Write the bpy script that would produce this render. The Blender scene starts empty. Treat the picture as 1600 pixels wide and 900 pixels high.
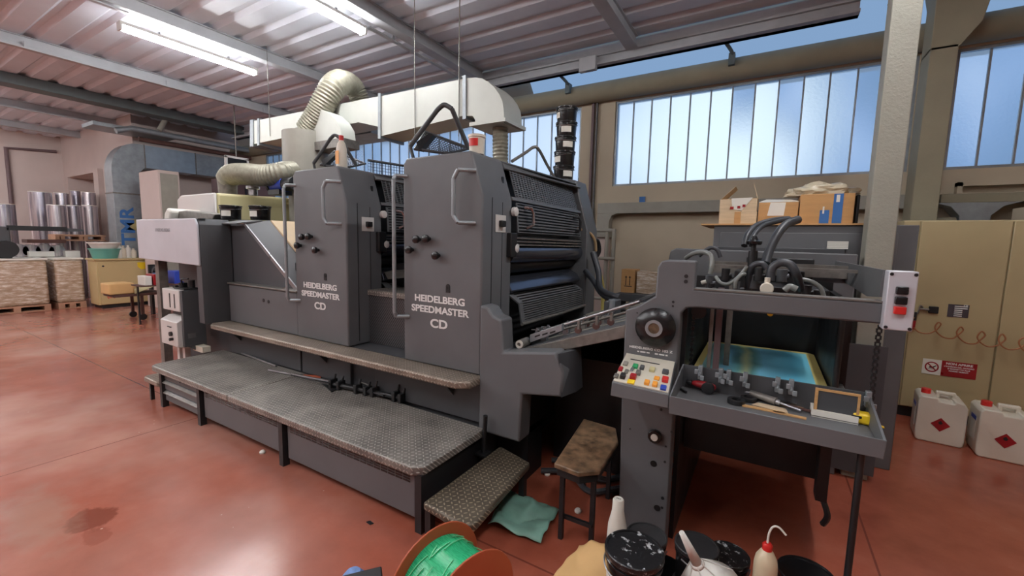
import bpy, bmesh, math, random
from mathutils import Matrix, Vector, Euler
random.seed(7)
PI = math.pi
S = bpy.context.scene
COL = S.collection

# ------------------------------------------------------------------ camera, world, exposure
YAW, PIT, ROL = math.radians(30.77), math.radians(6.18), math.radians(1.23)
FPX, CAMH = 661.7, 1.5
fw = Vector((-math.sin(YAW)*math.cos(PIT), math.cos(YAW)*math.cos(PIT), -math.sin(PIT)))
rt = Vector((math.cos(YAW), math.sin(YAW), 0)); up = rt.cross(fw)
R2 = rt*math.cos(ROL) + up*math.sin(ROL); U2 = -rt*math.sin(ROL) + up*math.cos(ROL)
cam = bpy.data.objects.new('camera', bpy.data.cameras.new('camera')); COL.objects.link(cam)
m = Matrix.Identity(4)
for i in range(3):
    m[i][0], m[i][1], m[i][2] = R2[i], U2[i], -fw[i]
m[2][3] = CAMH
cam.matrix_world = m
cam.data.sensor_width = 36; cam.data.lens = FPX/1600*36; cam.data.clip_start = 0.05; cam.data.clip_end = 200
S.camera = cam
S.view_settings.view_transform = 'Standard'; S.view_settings.look = 'None'
S.view_settings.gamma = 1; S.view_settings.use_curve_mapping = False
S.view_settings.exposure = 0.55
S.cycles.use_denoising = True
S.cycles.max_bounces = 7; S.cycles.diffuse_bounces = 4; S.cycles.glossy_bounces = 3
S.cycles.transmission_bounces = 4; S.cycles.transparent_max_bounces = 6
S.cycles.caustics_reflective = False; S.cycles.caustics_refractive = False
S.cycles.sample_clamp_indirect = 4

LAMP = 62.0       # emission of the fluorescent tubes
def ray(x, y):
    return R2*((x-800)/FPX) - U2*((y-450)/FPX) + fw
def hit(x, y, ax, v):
    o = Vector((0, 0, CAMH)); d = ray(x, y); return o + d*((v-o[ax])/d[ax])
def aX(x, y, v): return hit(x, y, 0, v)     # the point of the place on the plane X=v
def aY(x, y, v): return hit(x, y, 1, v)
def aZ(x, y, v=0): return hit(x, y, 2, v)

W = bpy.data.worlds.new('sky'); S.world = W; W.use_nodes = True
nt = W.node_tree; nt.nodes.clear()
o_ = nt.nodes.new('ShaderNodeOutputWorld'); b_ = nt.nodes.new('ShaderNodeBackground')
tc = nt.nodes.new('ShaderNodeTexCoord'); nz = nt.nodes.new('ShaderNodeTexNoise'); cr = nt.nodes.new('ShaderNodeValToRGB')
nz.inputs['Scale'].default_value = 3.0; nz.inputs['Detail'].default_value = 3
cr.color_ramp.elements[0].position = .38; cr.color_ramp.elements[0].color = (.035, .085, .16, 1)
cr.color_ramp.elements[1].position = .66; cr.color_ramp.elements[1].color = (.42, .52, .66, 1)
e = cr.color_ramp.elements.new(.5); e.color = (.12, .21, .38, 1)
nt.links.new(tc.outputs['Generated'], nz.inputs['Vector']); nt.links.new(nz.outputs['Fac'], cr.inputs['Fac'])
# the brighter part of an overcast sky
dt = nt.nodes.new('ShaderNodeVectorMath'); dt.operation = 'DOT_PRODUCT'; dt.inputs[1].default_value = Vector((-.09, .975, .17)).normalized()
nt.links.new(tc.outputs['Generated'], dt.inputs[0])
mr = nt.nodes.new('ShaderNodeMapRange'); mr.interpolation_type = 'SMOOTHSTEP'
mr.inputs[1].default_value = .978; mr.inputs[2].default_value = 1.0; mr.inputs[3].default_value = 0; mr.inputs[4].default_value = 1
nt.links.new(dt.outputs['Value'], mr.inputs[0])
mx = nt.nodes.new('ShaderNodeMix'); mx.data_type = 'RGBA'; nt.links.new(mr.outputs[0], mx.inputs[0])
nt.links.new(cr.outputs['Color'], mx.inputs[6]); mx.inputs[7].default_value = (.62, .74, .80, 1)
nt.links.new(mx.outputs[2], b_.inputs['Color']); nt.links.new(b_.outputs[0], o_.inputs[0])
b_.inputs['Strength'].default_value = .8

# ------------------------------------------------------------------ materials
def lin(c):
    return tuple(((v/255)/12.92 if v/255 <= .04045 else ((v/255+.055)/1.055)**2.4) for v in c)
class NT:
    def __init__(s, name):
        s.m = bpy.data.materials.new(name); s.m.use_nodes = True; s.t = s.m.node_tree
        s.b = s.t.nodes['Principled BSDF']; s.out = s.t.nodes['Material Output']
    def n(s, k, **kw):
        x = s.t.nodes.new(k)
        for a, v in kw.items(): setattr(x, a, v)
        return x
    def l(s, a, b): s.t.links.new(a, b)
    def coord(s, obj=True):
        return s.n('ShaderNodeTexCoord').outputs['Object' if obj else 'Generated']
    def noise(s, sc, det=3, vec=None, rough=.55):
        x = s.n('ShaderNodeTexNoise'); x.inputs['Scale'].default_value = sc; x.inputs['Detail'].default_value = det
        x.inputs['Roughness'].default_value = rough
        s.l(vec if vec is not None else s.coord(), x.inputs['Vector']); return x.outputs['Fac']
    def ramp(s, fac, stops):
        r = s.n('ShaderNodeValToRGB'); el = r.color_ramp.elements
        el[0].position, el[0].color = stops[0][0], (*stops[0][1], 1)
        el[1].position, el[1].color = stops[-1][0], (*stops[-1][1], 1)
        for p, c in stops[1:-1]:
            q = el.new(p); q.color = (*c, 1)
        s.l(fac, r.inputs['Fac']); return r.outputs['Color']
    def math(s, op, a, b=None, c=None):
        x = s.n('ShaderNodeMath', operation=op)
        for i, v in enumerate((a, b, c)):
            if v is None: continue
            if isinstance(v, (int, float)): x.inputs[i].default_value = v
            else: s.l(v, x.inputs[i])
        return x.outputs[0]
    def mix(s, f, a, b, mode='MIX'):
        x = s.n('ShaderNodeMix', data_type='RGBA', blend_type=mode)
        if isinstance(f, (int, float)): x.inputs[0].default_value = f
        else: s.l(f, x.inputs[0])
        for k, v in ((6, a), (7, b)):
            if isinstance(v, tuple): x.inputs[k].default_value = (*v, 1)
            else: s.l(v, x.inputs[k])
        return x.outputs[2]
    def bump(s, h, st=.3, dist=.01):
        x = s.n('ShaderNodeBump'); x.inputs['Strength'].default_value = st; x.inputs['Distance'].default_value = dist
        s.l(h, x.inputs['Height']); s.l(x.outputs[0], s.b.inputs['Normal'])
def mat(name, rgb, rough=.5, metal=0.0, var=.18, sc=6, bump=0, bsc=60, coat=0, streak=None, trans=0):
    t = NT(name); c = lin(rgb); vec = t.coord()
    if streak:
        mp = t.n('ShaderNodeMapping'); mp.inputs['Scale'].default_value = streak; t.l(vec, mp.inputs['Vector']); vec = mp.outputs[0]
    f = t.noise(sc, 4, vec)
    t.l(t.ramp(f, [(.3, tuple(v*(1-var) for v in c)), (.7, tuple(min(1, v*(1+var)) for v in c))]), t.b.inputs['Base Color'])
    t.l(t.math('MULTIPLY_ADD', f, .2, rough-.1), t.b.inputs['Roughness'])
    t.b.inputs['Metallic'].default_value = metal
    t.b.inputs['Coat Weight'].default_value = coat
    if trans: t.b.inputs['Transmission Weight'].default_value = trans
    if bump: t.bump(t.noise(bsc, 2), bump, .01)
    return t.m
M = {}
M['press'] = mat('press_grey_paint', (95, 96, 98), .5, var=.10, sc=3)
M['press_d'] = mat('press_dark_paint', (72, 73, 76), .5, var=.12, sc=3)
M['black'] = mat('black_oily_metal', (26, 26, 28), .45, var=.3, sc=9)
M['blackp'] = mat('black_plastic', (20, 20, 22), .25, var=.2)
M['silverpaint'] = mat('silver_paint', (196, 197, 204), .35, metal=.1, var=.08, sc=2)
M['steel'] = mat('steel', (165, 165, 168), .3, metal=.9, var=.12, sc=14)
M['blued'] = mat('blued_steel', (96, 100, 112), .22, metal=.8, var=.15, sc=4)
M['zinc'] = mat('galvanized_sheet', (150, 156, 160), .42, metal=.55, var=.14, sc=9)
M['duct'] = mat('pale_duct_sheet', (196, 198, 190), .45, metal=.15, var=.05, sc=4)
M['flex'] = mat('flexible_duct_foil', (150, 146, 130), .5, metal=.3, var=.2, sc=22)
M['cream'] = mat('cream_wall_plaster', (190, 176, 154), .8, var=.06, sc=1.5, bump=.08, bsc=40)
M['mauve'] = mat('pale_wall_plaster', (196, 180, 174), .8, var=.05, sc=1.5, bump=.08, bsc=40)
M['ceil'] = mat('ceiling_sheet', (216, 222, 232), .55, var=.05, sc=2)
M['purlin'] = mat('grey_purlin_paint', (176, 178, 182), .5, var=.08, sc=5)
M['greenbeam'] = mat('grey_green_beam_paint', (92, 104, 106), .5, var=.1, sc=5)
M['column'] = mat('column_paint', (150, 148, 136), .6, var=.08, sc=4, bump=.25, bsc=70)
M['concrete'] = mat('beige_concrete', (140, 132, 112), .75, var=.1, sc=3, bump=.15, bsc=50)
M['beige'] = mat('beige_cabinet_paint', (176, 160, 122), .45, var=.06, sc=2)
M['beige2'] = mat('compressor_paint', (190, 168, 122), .45, var=.05, sc=2)
M['hood'] = mat('cream_hood_paint', (196, 186, 140), .45, var=.05, sc=2)
M['hoodw'] = mat('white_hood_paint', (206, 202, 198), .45, var=.04, sc=2)
M['white'] = mat('white_plastic', (215, 212, 205), .4, var=.05)
M['hdpe'] = mat('milky_plastic', (214, 206, 190), .35, var=.05, sc=3)
M['card'] = mat('cardboard', (190, 145, 95), .8, var=.1, sc=5, streak=(1, 1, 6))
M['cardl'] = mat('pale_cardboard', (205, 182, 150), .8, var=.14, sc=6, streak=(1, 1, 8))
M['kraft'] = mat('kraft_paper', (205, 165, 110), .75, var=.08, sc=4)
M['wood'] = mat('bare_wood', (196, 152, 100), .6, var=.15, sc=5, streak=(2, 20, 20))
M['woodd'] = mat('dark_worn_wood', (112, 88, 66), .5, var=.65, sc=16)
M['red'] = mat('red_plastic', (200, 40, 36), .35, var=.08)
M['redd'] = mat('dark_red_plastic', (150, 30, 36), .3, var=.1)
M['spool'] = mat('orange_red_fibreboard', (176, 84, 52), .5, var=.08, sc=3)
M['strap'] = mat('green_strapping', (40, 168, 112), .28, var=.25, sc=9, streak=(1, 30, 30))
M['greenp'] = mat('green_wrapping_sheet', (124, 164, 148), .4, var=.25, sc=5, bump=.5, bsc=12)
M['turq'] = mat('turquoise_plastic', (96, 160, 146), .4, var=.06)
M['blue'] = mat('blue_plastic', (45, 70, 170), .4, var=.15)
M['tapeblue'] = mat('blue_sticker', (52, 104, 166), .45, var=.06)
M['yellow'] = mat('yellow_plastic', (236, 200, 40), .4, var=.06)
M['orange'] = mat('orange_button', (226, 150, 50), .4, var=.08)
M['green'] = mat('green_button', (40, 150, 90), .4, var=.08)
M['paper'] = mat('white_paper', (226, 222, 212), .7, var=.04)
M['label'] = mat('white_letter_paint', (222, 222, 220), .55, var=.04)
M['panelw'] = mat('pale_control_panel', (206, 200, 184), .45, var=.06)
M['hose'] = mat('black_rubber_hose', (56, 58, 62), .4, var=.25, sc=10)
M['hoseg'] = mat('grey_clear_hose', (120, 122, 118), .3, var=.2, sc=10)
M['hoset'] = mat('tan_hose', (190, 160, 120), .45, var=.1)
M['cord'] = mat('orange_brown_cable', (158, 104, 66), .5, var=.1)
M['mesh'] = mat('painted_wire', (70, 72, 74), .45, var=.15)
M['dust'] = mat('dusty_steel', (120, 116, 110), .45, metal=.4, var=.25, sc=20)
M['pallet'] = mat('pallet_wood', (170, 130, 105), .8, var=.2, sc=6)
M['dpallet'] = mat('dark_pallet_wood', (84, 56, 50), .8, var=.2, sc=6)
M['conduit'] = mat('grey_conduit', (148, 144, 134), .5, var=.08)
M['cuptr'] = mat('white_paper_cup', (222, 218, 208), .6, var=.04)
M['soap'] = mat('cloudy_solvent', (206, 190, 160), .3, var=.05)
M['maroon'] = mat('maroon_sheet', (104, 84, 86), .6, var=.1)

def floor_mat():
    t = NT('red_resin_floor'); v = t.coord()
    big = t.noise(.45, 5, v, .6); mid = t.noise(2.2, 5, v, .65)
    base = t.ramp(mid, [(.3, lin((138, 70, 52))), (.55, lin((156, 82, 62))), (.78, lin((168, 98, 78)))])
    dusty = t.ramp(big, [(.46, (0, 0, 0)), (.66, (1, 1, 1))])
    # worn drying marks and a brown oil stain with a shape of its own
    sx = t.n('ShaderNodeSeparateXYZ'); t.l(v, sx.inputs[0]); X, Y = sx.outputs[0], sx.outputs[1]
    left_haze = t.n('ShaderNodeMapRange'); left_haze.inputs[1].default_value = -1.2; left_haze.inputs[2].default_value = -4.5; t.l(X, left_haze.inputs[0])  # paler to the left: reflection haze painted in with the dust
    dusty = t.math('MULTIPLY', t.math('MULTIPLY_ADD', dusty, .55, .12), left_haze.outputs[0])
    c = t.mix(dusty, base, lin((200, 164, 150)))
    def blob(cx, cy, rx, ry, lo, hi):
        d = t.math('SQRT', t.math('ADD', t.math('POWER', t.math('DIVIDE', t.math('SUBTRACT', X, cx), rx), 2),
                                  t.math('POWER', t.math('DIVIDE', t.math('SUBTRACT', Y, cy), ry), 2)))
        d = t.math('ADD', d, t.math('MULTIPLY', t.math('SUBTRACT', t.noise(9, 4, v, .6), .5), 1.7))
        mr = t.n('ShaderNodeMapRange'); mr.inputs[1].default_value = lo; mr.inputs[2].default_value = hi
        mr.inputs[3].default_value = 1; mr.inputs[4].default_value = 0; t.l(d, mr.inputs[0]); return mr.outputs[0]
    s1 = aZ(142, 812); s2 = aZ(55, 808); s3 = aZ(150, 835)
    c = t.mix(t.math('MULTIPLY', blob(s1.x, s1.y, .14, .10, .8, 1.0), .8), c, lin((118, 58, 42)))
    c = t.mix(t.math('MULTIPLY', blob(s3.x, s3.y, .10, .06, .8, 1.0), .45), c, lin((130, 66, 50)))
    c = t.mix(t.math('MULTIPLY', blob(s2.x, s2.y, .34, .12, .6, 1.4), .5), c, lin((160, 128, 112)))
    # pale crumbs of dried paper dust
    vo = t.n('ShaderNodeTexVoronoi'); vo.inputs['Scale'].default_value = 9; t.l(v, vo.inputs['Vector'])
    sp = t.math('LESS_THAN', vo.outputs['Distance'], .05)
    sp = t.math('MULTIPLY', sp, t.math('GREATER_THAN', t.noise(1.3, 2, v), .55))
    c = t.mix(t.math('MULTIPLY', sp, .6), c, lin((214, 180, 160)))
    # cut joints
    def joint(coord, off, per):
        k = t.math('ABSOLUTE', t.math('SUBTRACT', t.math('FRACT', t.math('DIVIDE', t.math('ADD', coord, off), per)), .5))
        return t.math('LESS_THAN', k, .0011)
    j = t.math('MAXIMUM', joint(X, 2.25-aZ(100, 715).x+9, 4.5), joint(Y, 2.25-aZ(135, 562).y+9, 4.5))
    c = t.mix(t.math('MULTIPLY', j, .6), c, lin((84, 38, 32)))
    t.l(c, t.b.inputs['Base Color'])
    r = t.math('ADD', t.math('MULTIPLY', t.noise(3.5, 5, v, .6), .22), .10)
    t.l(r, t.b.inputs['Roughness']); t.b.inputs['Specular IOR Level'].default_value = .55
    t.bump(t.noise(1.6, 3, v), .12, .02)
    return t.m
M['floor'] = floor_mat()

def tread_mat(name, lo, hi, dirt):
    t = NT(name); v = t.coord(); sx = t.n('ShaderNodeSeparateXYZ'); t.l(v, sx.inputs[0])
    X = sx.outputs[0]; Y = t.math('ADD', sx.outputs[1], sx.outputs[2])
    per = .026
    u = t.math('DIVIDE', X, per); w = t.math('DIVIDE', Y, per)
    fu = t.math('SUBTRACT', t.math('FRACT', u), .5); fv = t.math('SUBTRACT', t.math('FRACT', w), .5)
    par = t.math('MODULO', t.math('ADD', t.math('FLOOR', u), t.math('FLOOR', w)), 2)
    par = t.math('ABSOLUTE', par)
    sg = t.math('SUBTRACT', t.math('MULTIPLY', par, 2), 1)
    a = t.math('MULTIPLY', t.math('ADD', fu, t.math('MULTIPLY', fv, sg)), .7071)
    b = t.math('MULTIPLY', t.math('SUBTRACT', fv, t.math('MULTIPLY', fu, sg)), .7071)
    # a along, b across
    d = t.math('ADD', t.math('POWER', t.math('DIVIDE', a, .40), 2), t.math('POWER', t.math('DIVIDE', b, .14), 2))
    mr = t.n('ShaderNodeMapRange'); mr.inputs[1].default_value = .5; mr.inputs[2].default_value = 1.1
    mr.inputs[3].default_value = 1; mr.inputs[4].default_value = 0; t.l(d, mr.inputs[0]); h = mr.outputs[0]
    dn = t.noise(5, 5, v, .7)
    base = t.ramp(dn, [(.3, lin(lo)), (.7, lin(dirt))])
    c = t.mix(t.math('MULTIPLY', h, .75), base, lin(hi))
    t.l(c, t.b.inputs['Base Color']); t.b.inputs['Metallic'].default_value = .35
    t.l(t.math('ADD', t.math('MULTIPLY', dn, .3), .3), t.b.inputs['Roughness'])
    t.bump(h, .8, .003)
    return t.m
M['tread'] = tread_mat('grey_tread_plate', (96, 92, 88), (196, 190, 182), (150, 144, 136))
M['tread2'] = tread_mat('dusty_tread_plate', (116, 104, 94), (196, 184, 168), (160, 146, 132))
M['tread3'] = tread_mat('brown_tread_plate', (72, 64, 54), (178, 164, 140), (104, 94, 80))

def lattice_mat():
    t = NT('dark_diamond_mesh'); v = t.coord(); sx = t.n('ShaderNodeSeparateXYZ'); t.l(v, sx.inputs[0])
    X, Z = sx.outputs[0], sx.outputs[2]
    def ln(k):
        u = t.math('DIVIDE', t.math('ADD', X, t.math('MULTIPLY', Z, k)), .022)
        return t.math('LESS_THAN', t.math('ABSOLUTE', t.math('SUBTRACT', t.math('FRACT', u), .5)), .12)
    g = t.math('MAXIMUM', ln(.75), t.math('MULTIPLY', ln(-.9), .4))
    t.l(t.mix(t.math('MULTIPLY', g, .8), lin((34, 34, 36)), lin((105, 105, 108))), t.b.inputs['Base Color'])
    t.b.inputs['Roughness'].default_value = .4; t.bump(g, .5, .003); return t.m
M['lattice'] = lattice_mat()

def glass_mat():
    t = NT('frosted_profile_glass'); v = t.coord()
    rf = t.n('ShaderNodeBsdfRefraction'); rf.inputs['Roughness'].default_value = .32; rf.inputs['IOR'].default_value = 1.25
    em = t.n('ShaderNodeEmission'); em.inputs['Color'].default_value = (.30, .48, .78, 1); em.inputs['Strength'].default_value = .24
    gl = t.n('ShaderNodeBsdfGlossy'); gl.inputs['Roughness'].default_value = .3
    mx = t.n('ShaderNodeMixShader'); mx.inputs[0].default_value = .06
    ad = t.n('ShaderNodeAddShader'); t.l(rf.outputs[0], mx.inputs[1]); t.l(gl.outputs[0], mx.inputs[2])
    t.l(mx.outputs[0], ad.inputs[0]); t.l(em.outputs[0], ad.inputs[1]); t.l(ad.outputs[0], t.out.inputs['Surface'])
    bp = t.n('ShaderNodeBump'); bp.inputs['Strength'].default_value = .25; bp.inputs['Distance'].default_value = .01
    t.l(t.noise(30, 3, v), bp.inputs['Height']); t.l(bp.outputs[0], rf.inputs['Normal'])
    return t.m
M['glass'] = glass_mat()
def emis(name, col, st):
    t = NT(name); em = t.n('ShaderNodeEmission'); em.inputs['Color'].default_value = (*col, 1); em.inputs['Strength'].default_value = st
    t.l(em.outputs[0], t.out.inputs['Surface']); return t.m
M['tube'] = emis('lit_fluorescent_diffuser', (.97, .985, 1.0), LAMP)
M['skylight'] = emis('translucent_roof_strip', (.28, .45, .72), .55)

def film_mat():
    t = NT('metallised_film_roll'); v = t.coord(); mp = t.n('ShaderNodeMapping'); mp.inputs['Scale'].default_value = (14, 14, .6)
    t.l(v, mp.inputs['Vector']); f = t.noise(1.0, 3, mp.outputs[0])
    t.l(t.ramp(f, [(.35, lin((140, 136, 150))), (.65, lin((226, 220, 222)))]), t.b.inputs['Base Color'])
    t.b.inputs['Metallic'].default_value = .85; t.b.inputs['Roughness'].default_value = .25
    t.bump(f, .35, .02); return t.m
M['film'] = film_mat()
def wrap_mat():
    t = NT('stretch_wrapped_paper'); v = t.coord(); mp = t.n('ShaderNodeMapping'); mp.inputs['Scale'].default_value = (2, 2, 9)
    t.l(v, mp.inputs['Vector']); f = t.noise(3, 6, mp.outputs[0], .7)
    t.l(t.ramp(f, [(.3, lin((150, 124, 100))), (.5, lin((186, 162, 138))), (.66, lin((232, 222, 210)))]), t.b.inputs['Base Color'])
    t.b.inputs['Roughness'].default_value = .22; t.b.inputs['Specular IOR Level'].default_value = .7
    t.bump(f, .6, .02); return t.m
M['wrap'] = wrap_mat()
def bucketlid_mat():
    t = NT('ink_smeared_black_lid'); v = t.coord(); f = t.noise(22, 5, v, .7)
    t.l(t.ramp(f, [(.57, lin((26, 26, 28))), (.63, lin((170, 172, 174)))]), t.b.inputs['Base Color'])
    t.b.inputs['Roughness'].default_value = .3; t.bump(t.noise(10, 4, v), .3, .01); return t.m
M['lid'] = bucketlid_mat()
def printed_mat():
    t = NT('printed_sheet'); v = t.coord(); sx = t.n('ShaderNodeSeparateXYZ'); t.l(v, sx.inputs[0])
    u = t.math('ADD', t.math('MULTIPLY_ADD', sx.outputs[0], 1.6, .38), t.math('MULTIPLY', t.noise(2.2, 2, v), .25))
    c = t.ramp(u, [(.0, lin((150, 200, 200))), (.2, lin((110, 170, 170))), (.26, lin((130, 205, 235))), (.36, lin((100, 165, 165))), (.42, lin((190, 200, 150))),
                   (.48, lin((90, 150, 150))), (.55, lin((130, 205, 232))), (.8, lin((100, 190, 220))), (1.0, lin((140, 205, 210)))])
    t.l(c, t.b.inputs['Base Color']); t.b.inputs['Roughness'].default_value = .35; return t.m
M['print'] = printed_mat()

# ------------------------------------------------------------------ mesh building
INV = {}
class B:
    """collects shapes, then links them as ONE mesh object"""
    def __init__(s): s.bm = bmesh.new()
    def box(s, x0, x1, y0, y1, z0, z1):
        v = [s.bm.verts.new((x, y, z)) for z in (z0, z1) for y in (y0, y1) for x in (x0, x1)]
        for f in ((0, 2, 3, 1), (4, 5, 7, 6), (0, 1, 5, 4), (2, 6, 7, 3), (0, 4, 6, 2), (1, 3, 7, 5)):
            s.bm.faces.new([v[i] for i in f])
        return s
    def hexa(s, pts):           # eight corners: bottom four, top four, each counter-clockwise
        v = [s.bm.verts.new(p) for p in pts]
        for f in ((3, 2, 1, 0), (4, 5, 6, 7), (0, 1, 5, 4), (1, 2, 6, 5), (2, 3, 7, 6), (3, 0, 4, 7)):
            s.bm.faces.new([v[i] for i in f])
        return s
    def slab(s, pts, dz):       # polygon thickened by the vector dz
        d = Vector(dz) if not isinstance(dz, (int, float)) else Vector((0, 0, dz))
        a = [s.bm.verts.new(p) for p in pts]; b = [s.bm.verts.new(Vector(p)+d) for p in pts]
        n = len(pts)
        s.bm.faces.new(a[::-1]); s.bm.faces.new(b)
        for i in range(n): s.bm.faces.new((a[i], a[(i+1) % n], b[(i+1) % n], b[i]))
        return s
    def pxz(s, poly, y0, y1): return s.slab([(x, y0, z) for x, z in poly], (0, y1-y0, 0))
    def pyz(s, poly, x0, x1): return s.slab([(x0, y, z) for y, z in poly], (x1-x0, 0, 0))
    def cyl(s, a, b, r, n=16, r2=None, cap=True):
        a, b = Vector(a), Vector(b); r2 = r if r2 is None else r2
        z = (b-a).normalized(); x = z.orthogonal().normalized(); y = z.cross(x)
        A = []; Bv = []
        for i in range(n):
            t = 2*PI*i/n; d = x*math.cos(t)+y*math.sin(t)
            A.append(s.bm.verts.new(a+d*r)); Bv.append(s.bm.verts.new(b+d*r2))
        for i in range(n):
            f = s.bm.faces.new((A[i], A[(i+1) % n], Bv[(i+1) % n], Bv[i])); f.smooth = n > 6
        if cap: s.bm.faces.new(A[::-1]); s.bm.faces.new(Bv)
        return s
    def tube(s, pts, r, n=8, smooth=True, rings=0, amp=0):
        P = [Vector(p) for p in pts]
        if smooth and len(P) > 2: P = spline(P, 8)
        if rings: P = resample(P, rings)
        prev = None; nx = None
        for i, p in enumerate(P):
            t = (P[min(i+1, len(P)-1)]-P[max(i-1, 0)])
            if t.length < 1e-9: continue
            t.normalize()
            if nx is None: nx = t.orthogonal().normalized()
            else:
                nx = (nx - t*nx.dot(t)); nx.normalize()
            ny = t.cross(nx); rr = (r(i/(len(P)-1)) if callable(r) else r) + (amp if rings and i % 2 else 0)
            ring = [s.bm.verts.new(p+(nx*math.cos(2*PI*k/n)+ny*math.sin(2*PI*k/n))*rr) for k in range(n)]
            if prev:
                for k in range(n):
                    f = s.bm.faces.new((prev[k], prev[(k+1) % n], ring[(k+1) % n], ring[k])); f.smooth = not rings
            else: s.bm.faces.new(ring[::-1])
            prev = ring
        s.bm.faces.new(prev)
        return s
    def lathe(s, prof, c=(0, 0, 0), n=28, axis='z'):
        c = Vector(c); rings = []
        for r, h in prof:
            ring = []
            for i in range(n):
                t = 2*PI*i/n; a, b = r*math.cos(t), r*math.sin(t)
                ring.append(s.bm.verts.new(c+(Vector((a, b, h)) if axis == 'z' else Vector((h, a, b)) if axis == 'x' else Vector((b, h, a)))))
            rings.append(ring)
        for q in range(len(rings)-1):
            for i in range(n):
                f = s.bm.faces.new((rings[q][i], rings[q][(i+1) % n], rings[q+1][(i+1) % n], rings[q+1][i])); f.smooth = True
        if prof[0] == prof[-1]:
            return s
        if prof[0][0] > 1e-5: s.bm.faces.new(rings[0][::-1])
        if prof[-1][0] > 1e-5: s.bm.faces.new(rings[-1])
        return s
    def quad(s, a, b, c, d):
        s.bm.faces.new([s.bm.verts.new(p) for p in (a, b, c, d)]); return s
    def grille(s, a, b, c, d, rows, cols, w=.35, dp=.004, wv=None):
        """bars across the quad a(TL) b(TR) c(BR) d(BL): rows of slots by cols"""
        a, b, c, d = map(Vector, (a, b, c, d)); n = (b-a).cross(d-a).normalized()*dp
        P = lambda u, v: (a*(1-u)+b*u)*(1-v)+(d*(1-u)+c*u)*v
        wv = w if wv is None else wv
        for i in range(rows+1):
            v0 = max(0, (i-w/2)/rows); v1 = min(1, (i+w/2)/rows)
            s.slab([P(0, v0), P(1, v0), P(1, v1), P(0, v1)], n)
        for i in range(cols+1):
            u0 = max(0, (i-wv/2)/cols); u1 = min(1, (i+wv/2)/cols)
            s.slab([P(u0, 0), P(u1, 0), P(u1, 1), P(u0, 1)], n)
        return s
    def text(s, body, mw, size=.1, sx=1.0, ext=.001, align='CENTER'):
        cu = bpy.data.curves.new('lettering', 'FONT'); cu.body = body; cu.size = size; cu.extrude = ext
        cu.align_x = align; cu.align_y = 'CENTER'; cu.offset = size*.03
        ob = bpy.data.objects.new('lettering', cu); me = bpy.data.meshes.new_from_object(ob)
        me.transform(Matrix.Diagonal((sx, 1, 1, 1))); me.transform(mw); s.bm.from_mesh(me)
        bpy.data.meshes.remove(me); bpy.data.objects.remove(ob); bpy.data.curves.remove(cu); return s
    def xf(s, mtx): s.bm.transform(mtx); return s
    def build(s, name, mt, parent=None, bevel=0, loc=None, local=False, label=None, seg=2, sub=0):
        bmesh.ops.recalc_face_normals(s.bm, faces=s.bm.faces)
        o = bpy.data.objects.new(name, None)
        bpy.data.objects.remove(o)
        if parent is None and loc is None and not local:
            xs = [v.co for v in s.bm.verts]
            loc = Vector(((min(v.x for v in xs)+max(v.x for v in xs))/2, (min(v.y for v in xs)+max(v.y for v in xs))/2, min(v.z for v in xs)))
        if parent is not None and not local: s.bm.transform(INV[parent.name])
        elif parent is None and loc is not None and not local: s.bm.transform(Matrix.Translation(-Vector(loc)))
        me = bpy.data.meshes.new(name); s.bm.to_mesh(me); s.bm.free()
        me.set_sharp_from_angle(angle=math.radians(38))
        me.materials.append(mt if not isinstance(mt, str) else M[mt])
        o = bpy.data.objects.new(name, me); COL.objects.link(o)
        if parent is not None:
            o.parent = parent; INV[o.name] = INV[parent.name]
        else:
            o.location = loc or (0, 0, 0); INV[o.name] = Matrix.Translation(-Vector(loc or (0, 0, 0)))
        if bevel:
            bv = o.modifiers.new('bevel', 'BEVEL'); bv.width = bevel; bv.segments = seg; bv.limit_method = 'ANGLE'; bv.angle_limit = .6
        if sub:
            sb = o.modifiers.new('sub', 'SUBSURF'); sb.levels = sub; sb.render_levels = sub
        if label: o['label'] = label
        return o
def spline(P, k):
    out = []
    for i in range(len(P)-1):
        p0, p1, p2, p3 = P[max(i-1, 0)], P[i], P[i+1], P[min(i+2, len(P)-1)]
        for j in range(k):
            t = j/k
            out.append(.5*((2*p1)+(p2-p0)*t+(2*p0-5*p1+4*p2-p3)*t*t+(3*p1-p0-3*p2+p3)*t**3))
    out.append(P[-1]); return out
def resample(P, n):
    L = [0]
    for i in range(1, len(P)): L.append(L[-1]+(P[i]-P[i-1]).length)
    out = []; j = 0
    for i in range(n):
        d = L[-1]*i/(n-1)
        while j < len(P)-2 and L[j+1] < d: j += 1
        t = (d-L[j])/max(1e-9, L[j+1]-L[j]); out.append(P[j].lerp(P[j+1], min(1, t)))
    return out
def thing(name, label, cat, loc=(0, 0, 0), rz=0, group=None):
    o = bpy.data.objects.new(name, None); COL.objects.link(o); o.empty_display_size = .1
    o.location = loc; o.rotation_euler = (0, 0, rz); o['label'] = label; o['category'] = cat
    if group: o['group'] = group
    INV[o.name] = (Matrix.Translation(loc) @ Matrix.Rotation(rz, 4, 'Z')).inverted(); return o
def tag(o, label, cat, group=None):
    o['label'] = label; o['category'] = cat
    if group: o['group'] = group
    return o
def struct(o): o['kind'] = 'structure'; return o
def kids(o): return [c for c in bpy.data.objects if c.parent == o]
def dup(root, loc, rz=None, label=None, group=None, scale=None):
    r = root.copy(); COL.objects.link(r); r.location = loc
    if rz is not None: r.rotation_euler = (0, 0, rz)
    if scale is not None: r.scale = scale
    if label: r['label'] = label
    if group: r['group'] = group
    def rec(src, dst):
        for ch in kids(src):
            c = ch.copy(); COL.objects.link(c); c.parent = dst
            rec(ch, c)
    rec(root, r); return r
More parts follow.
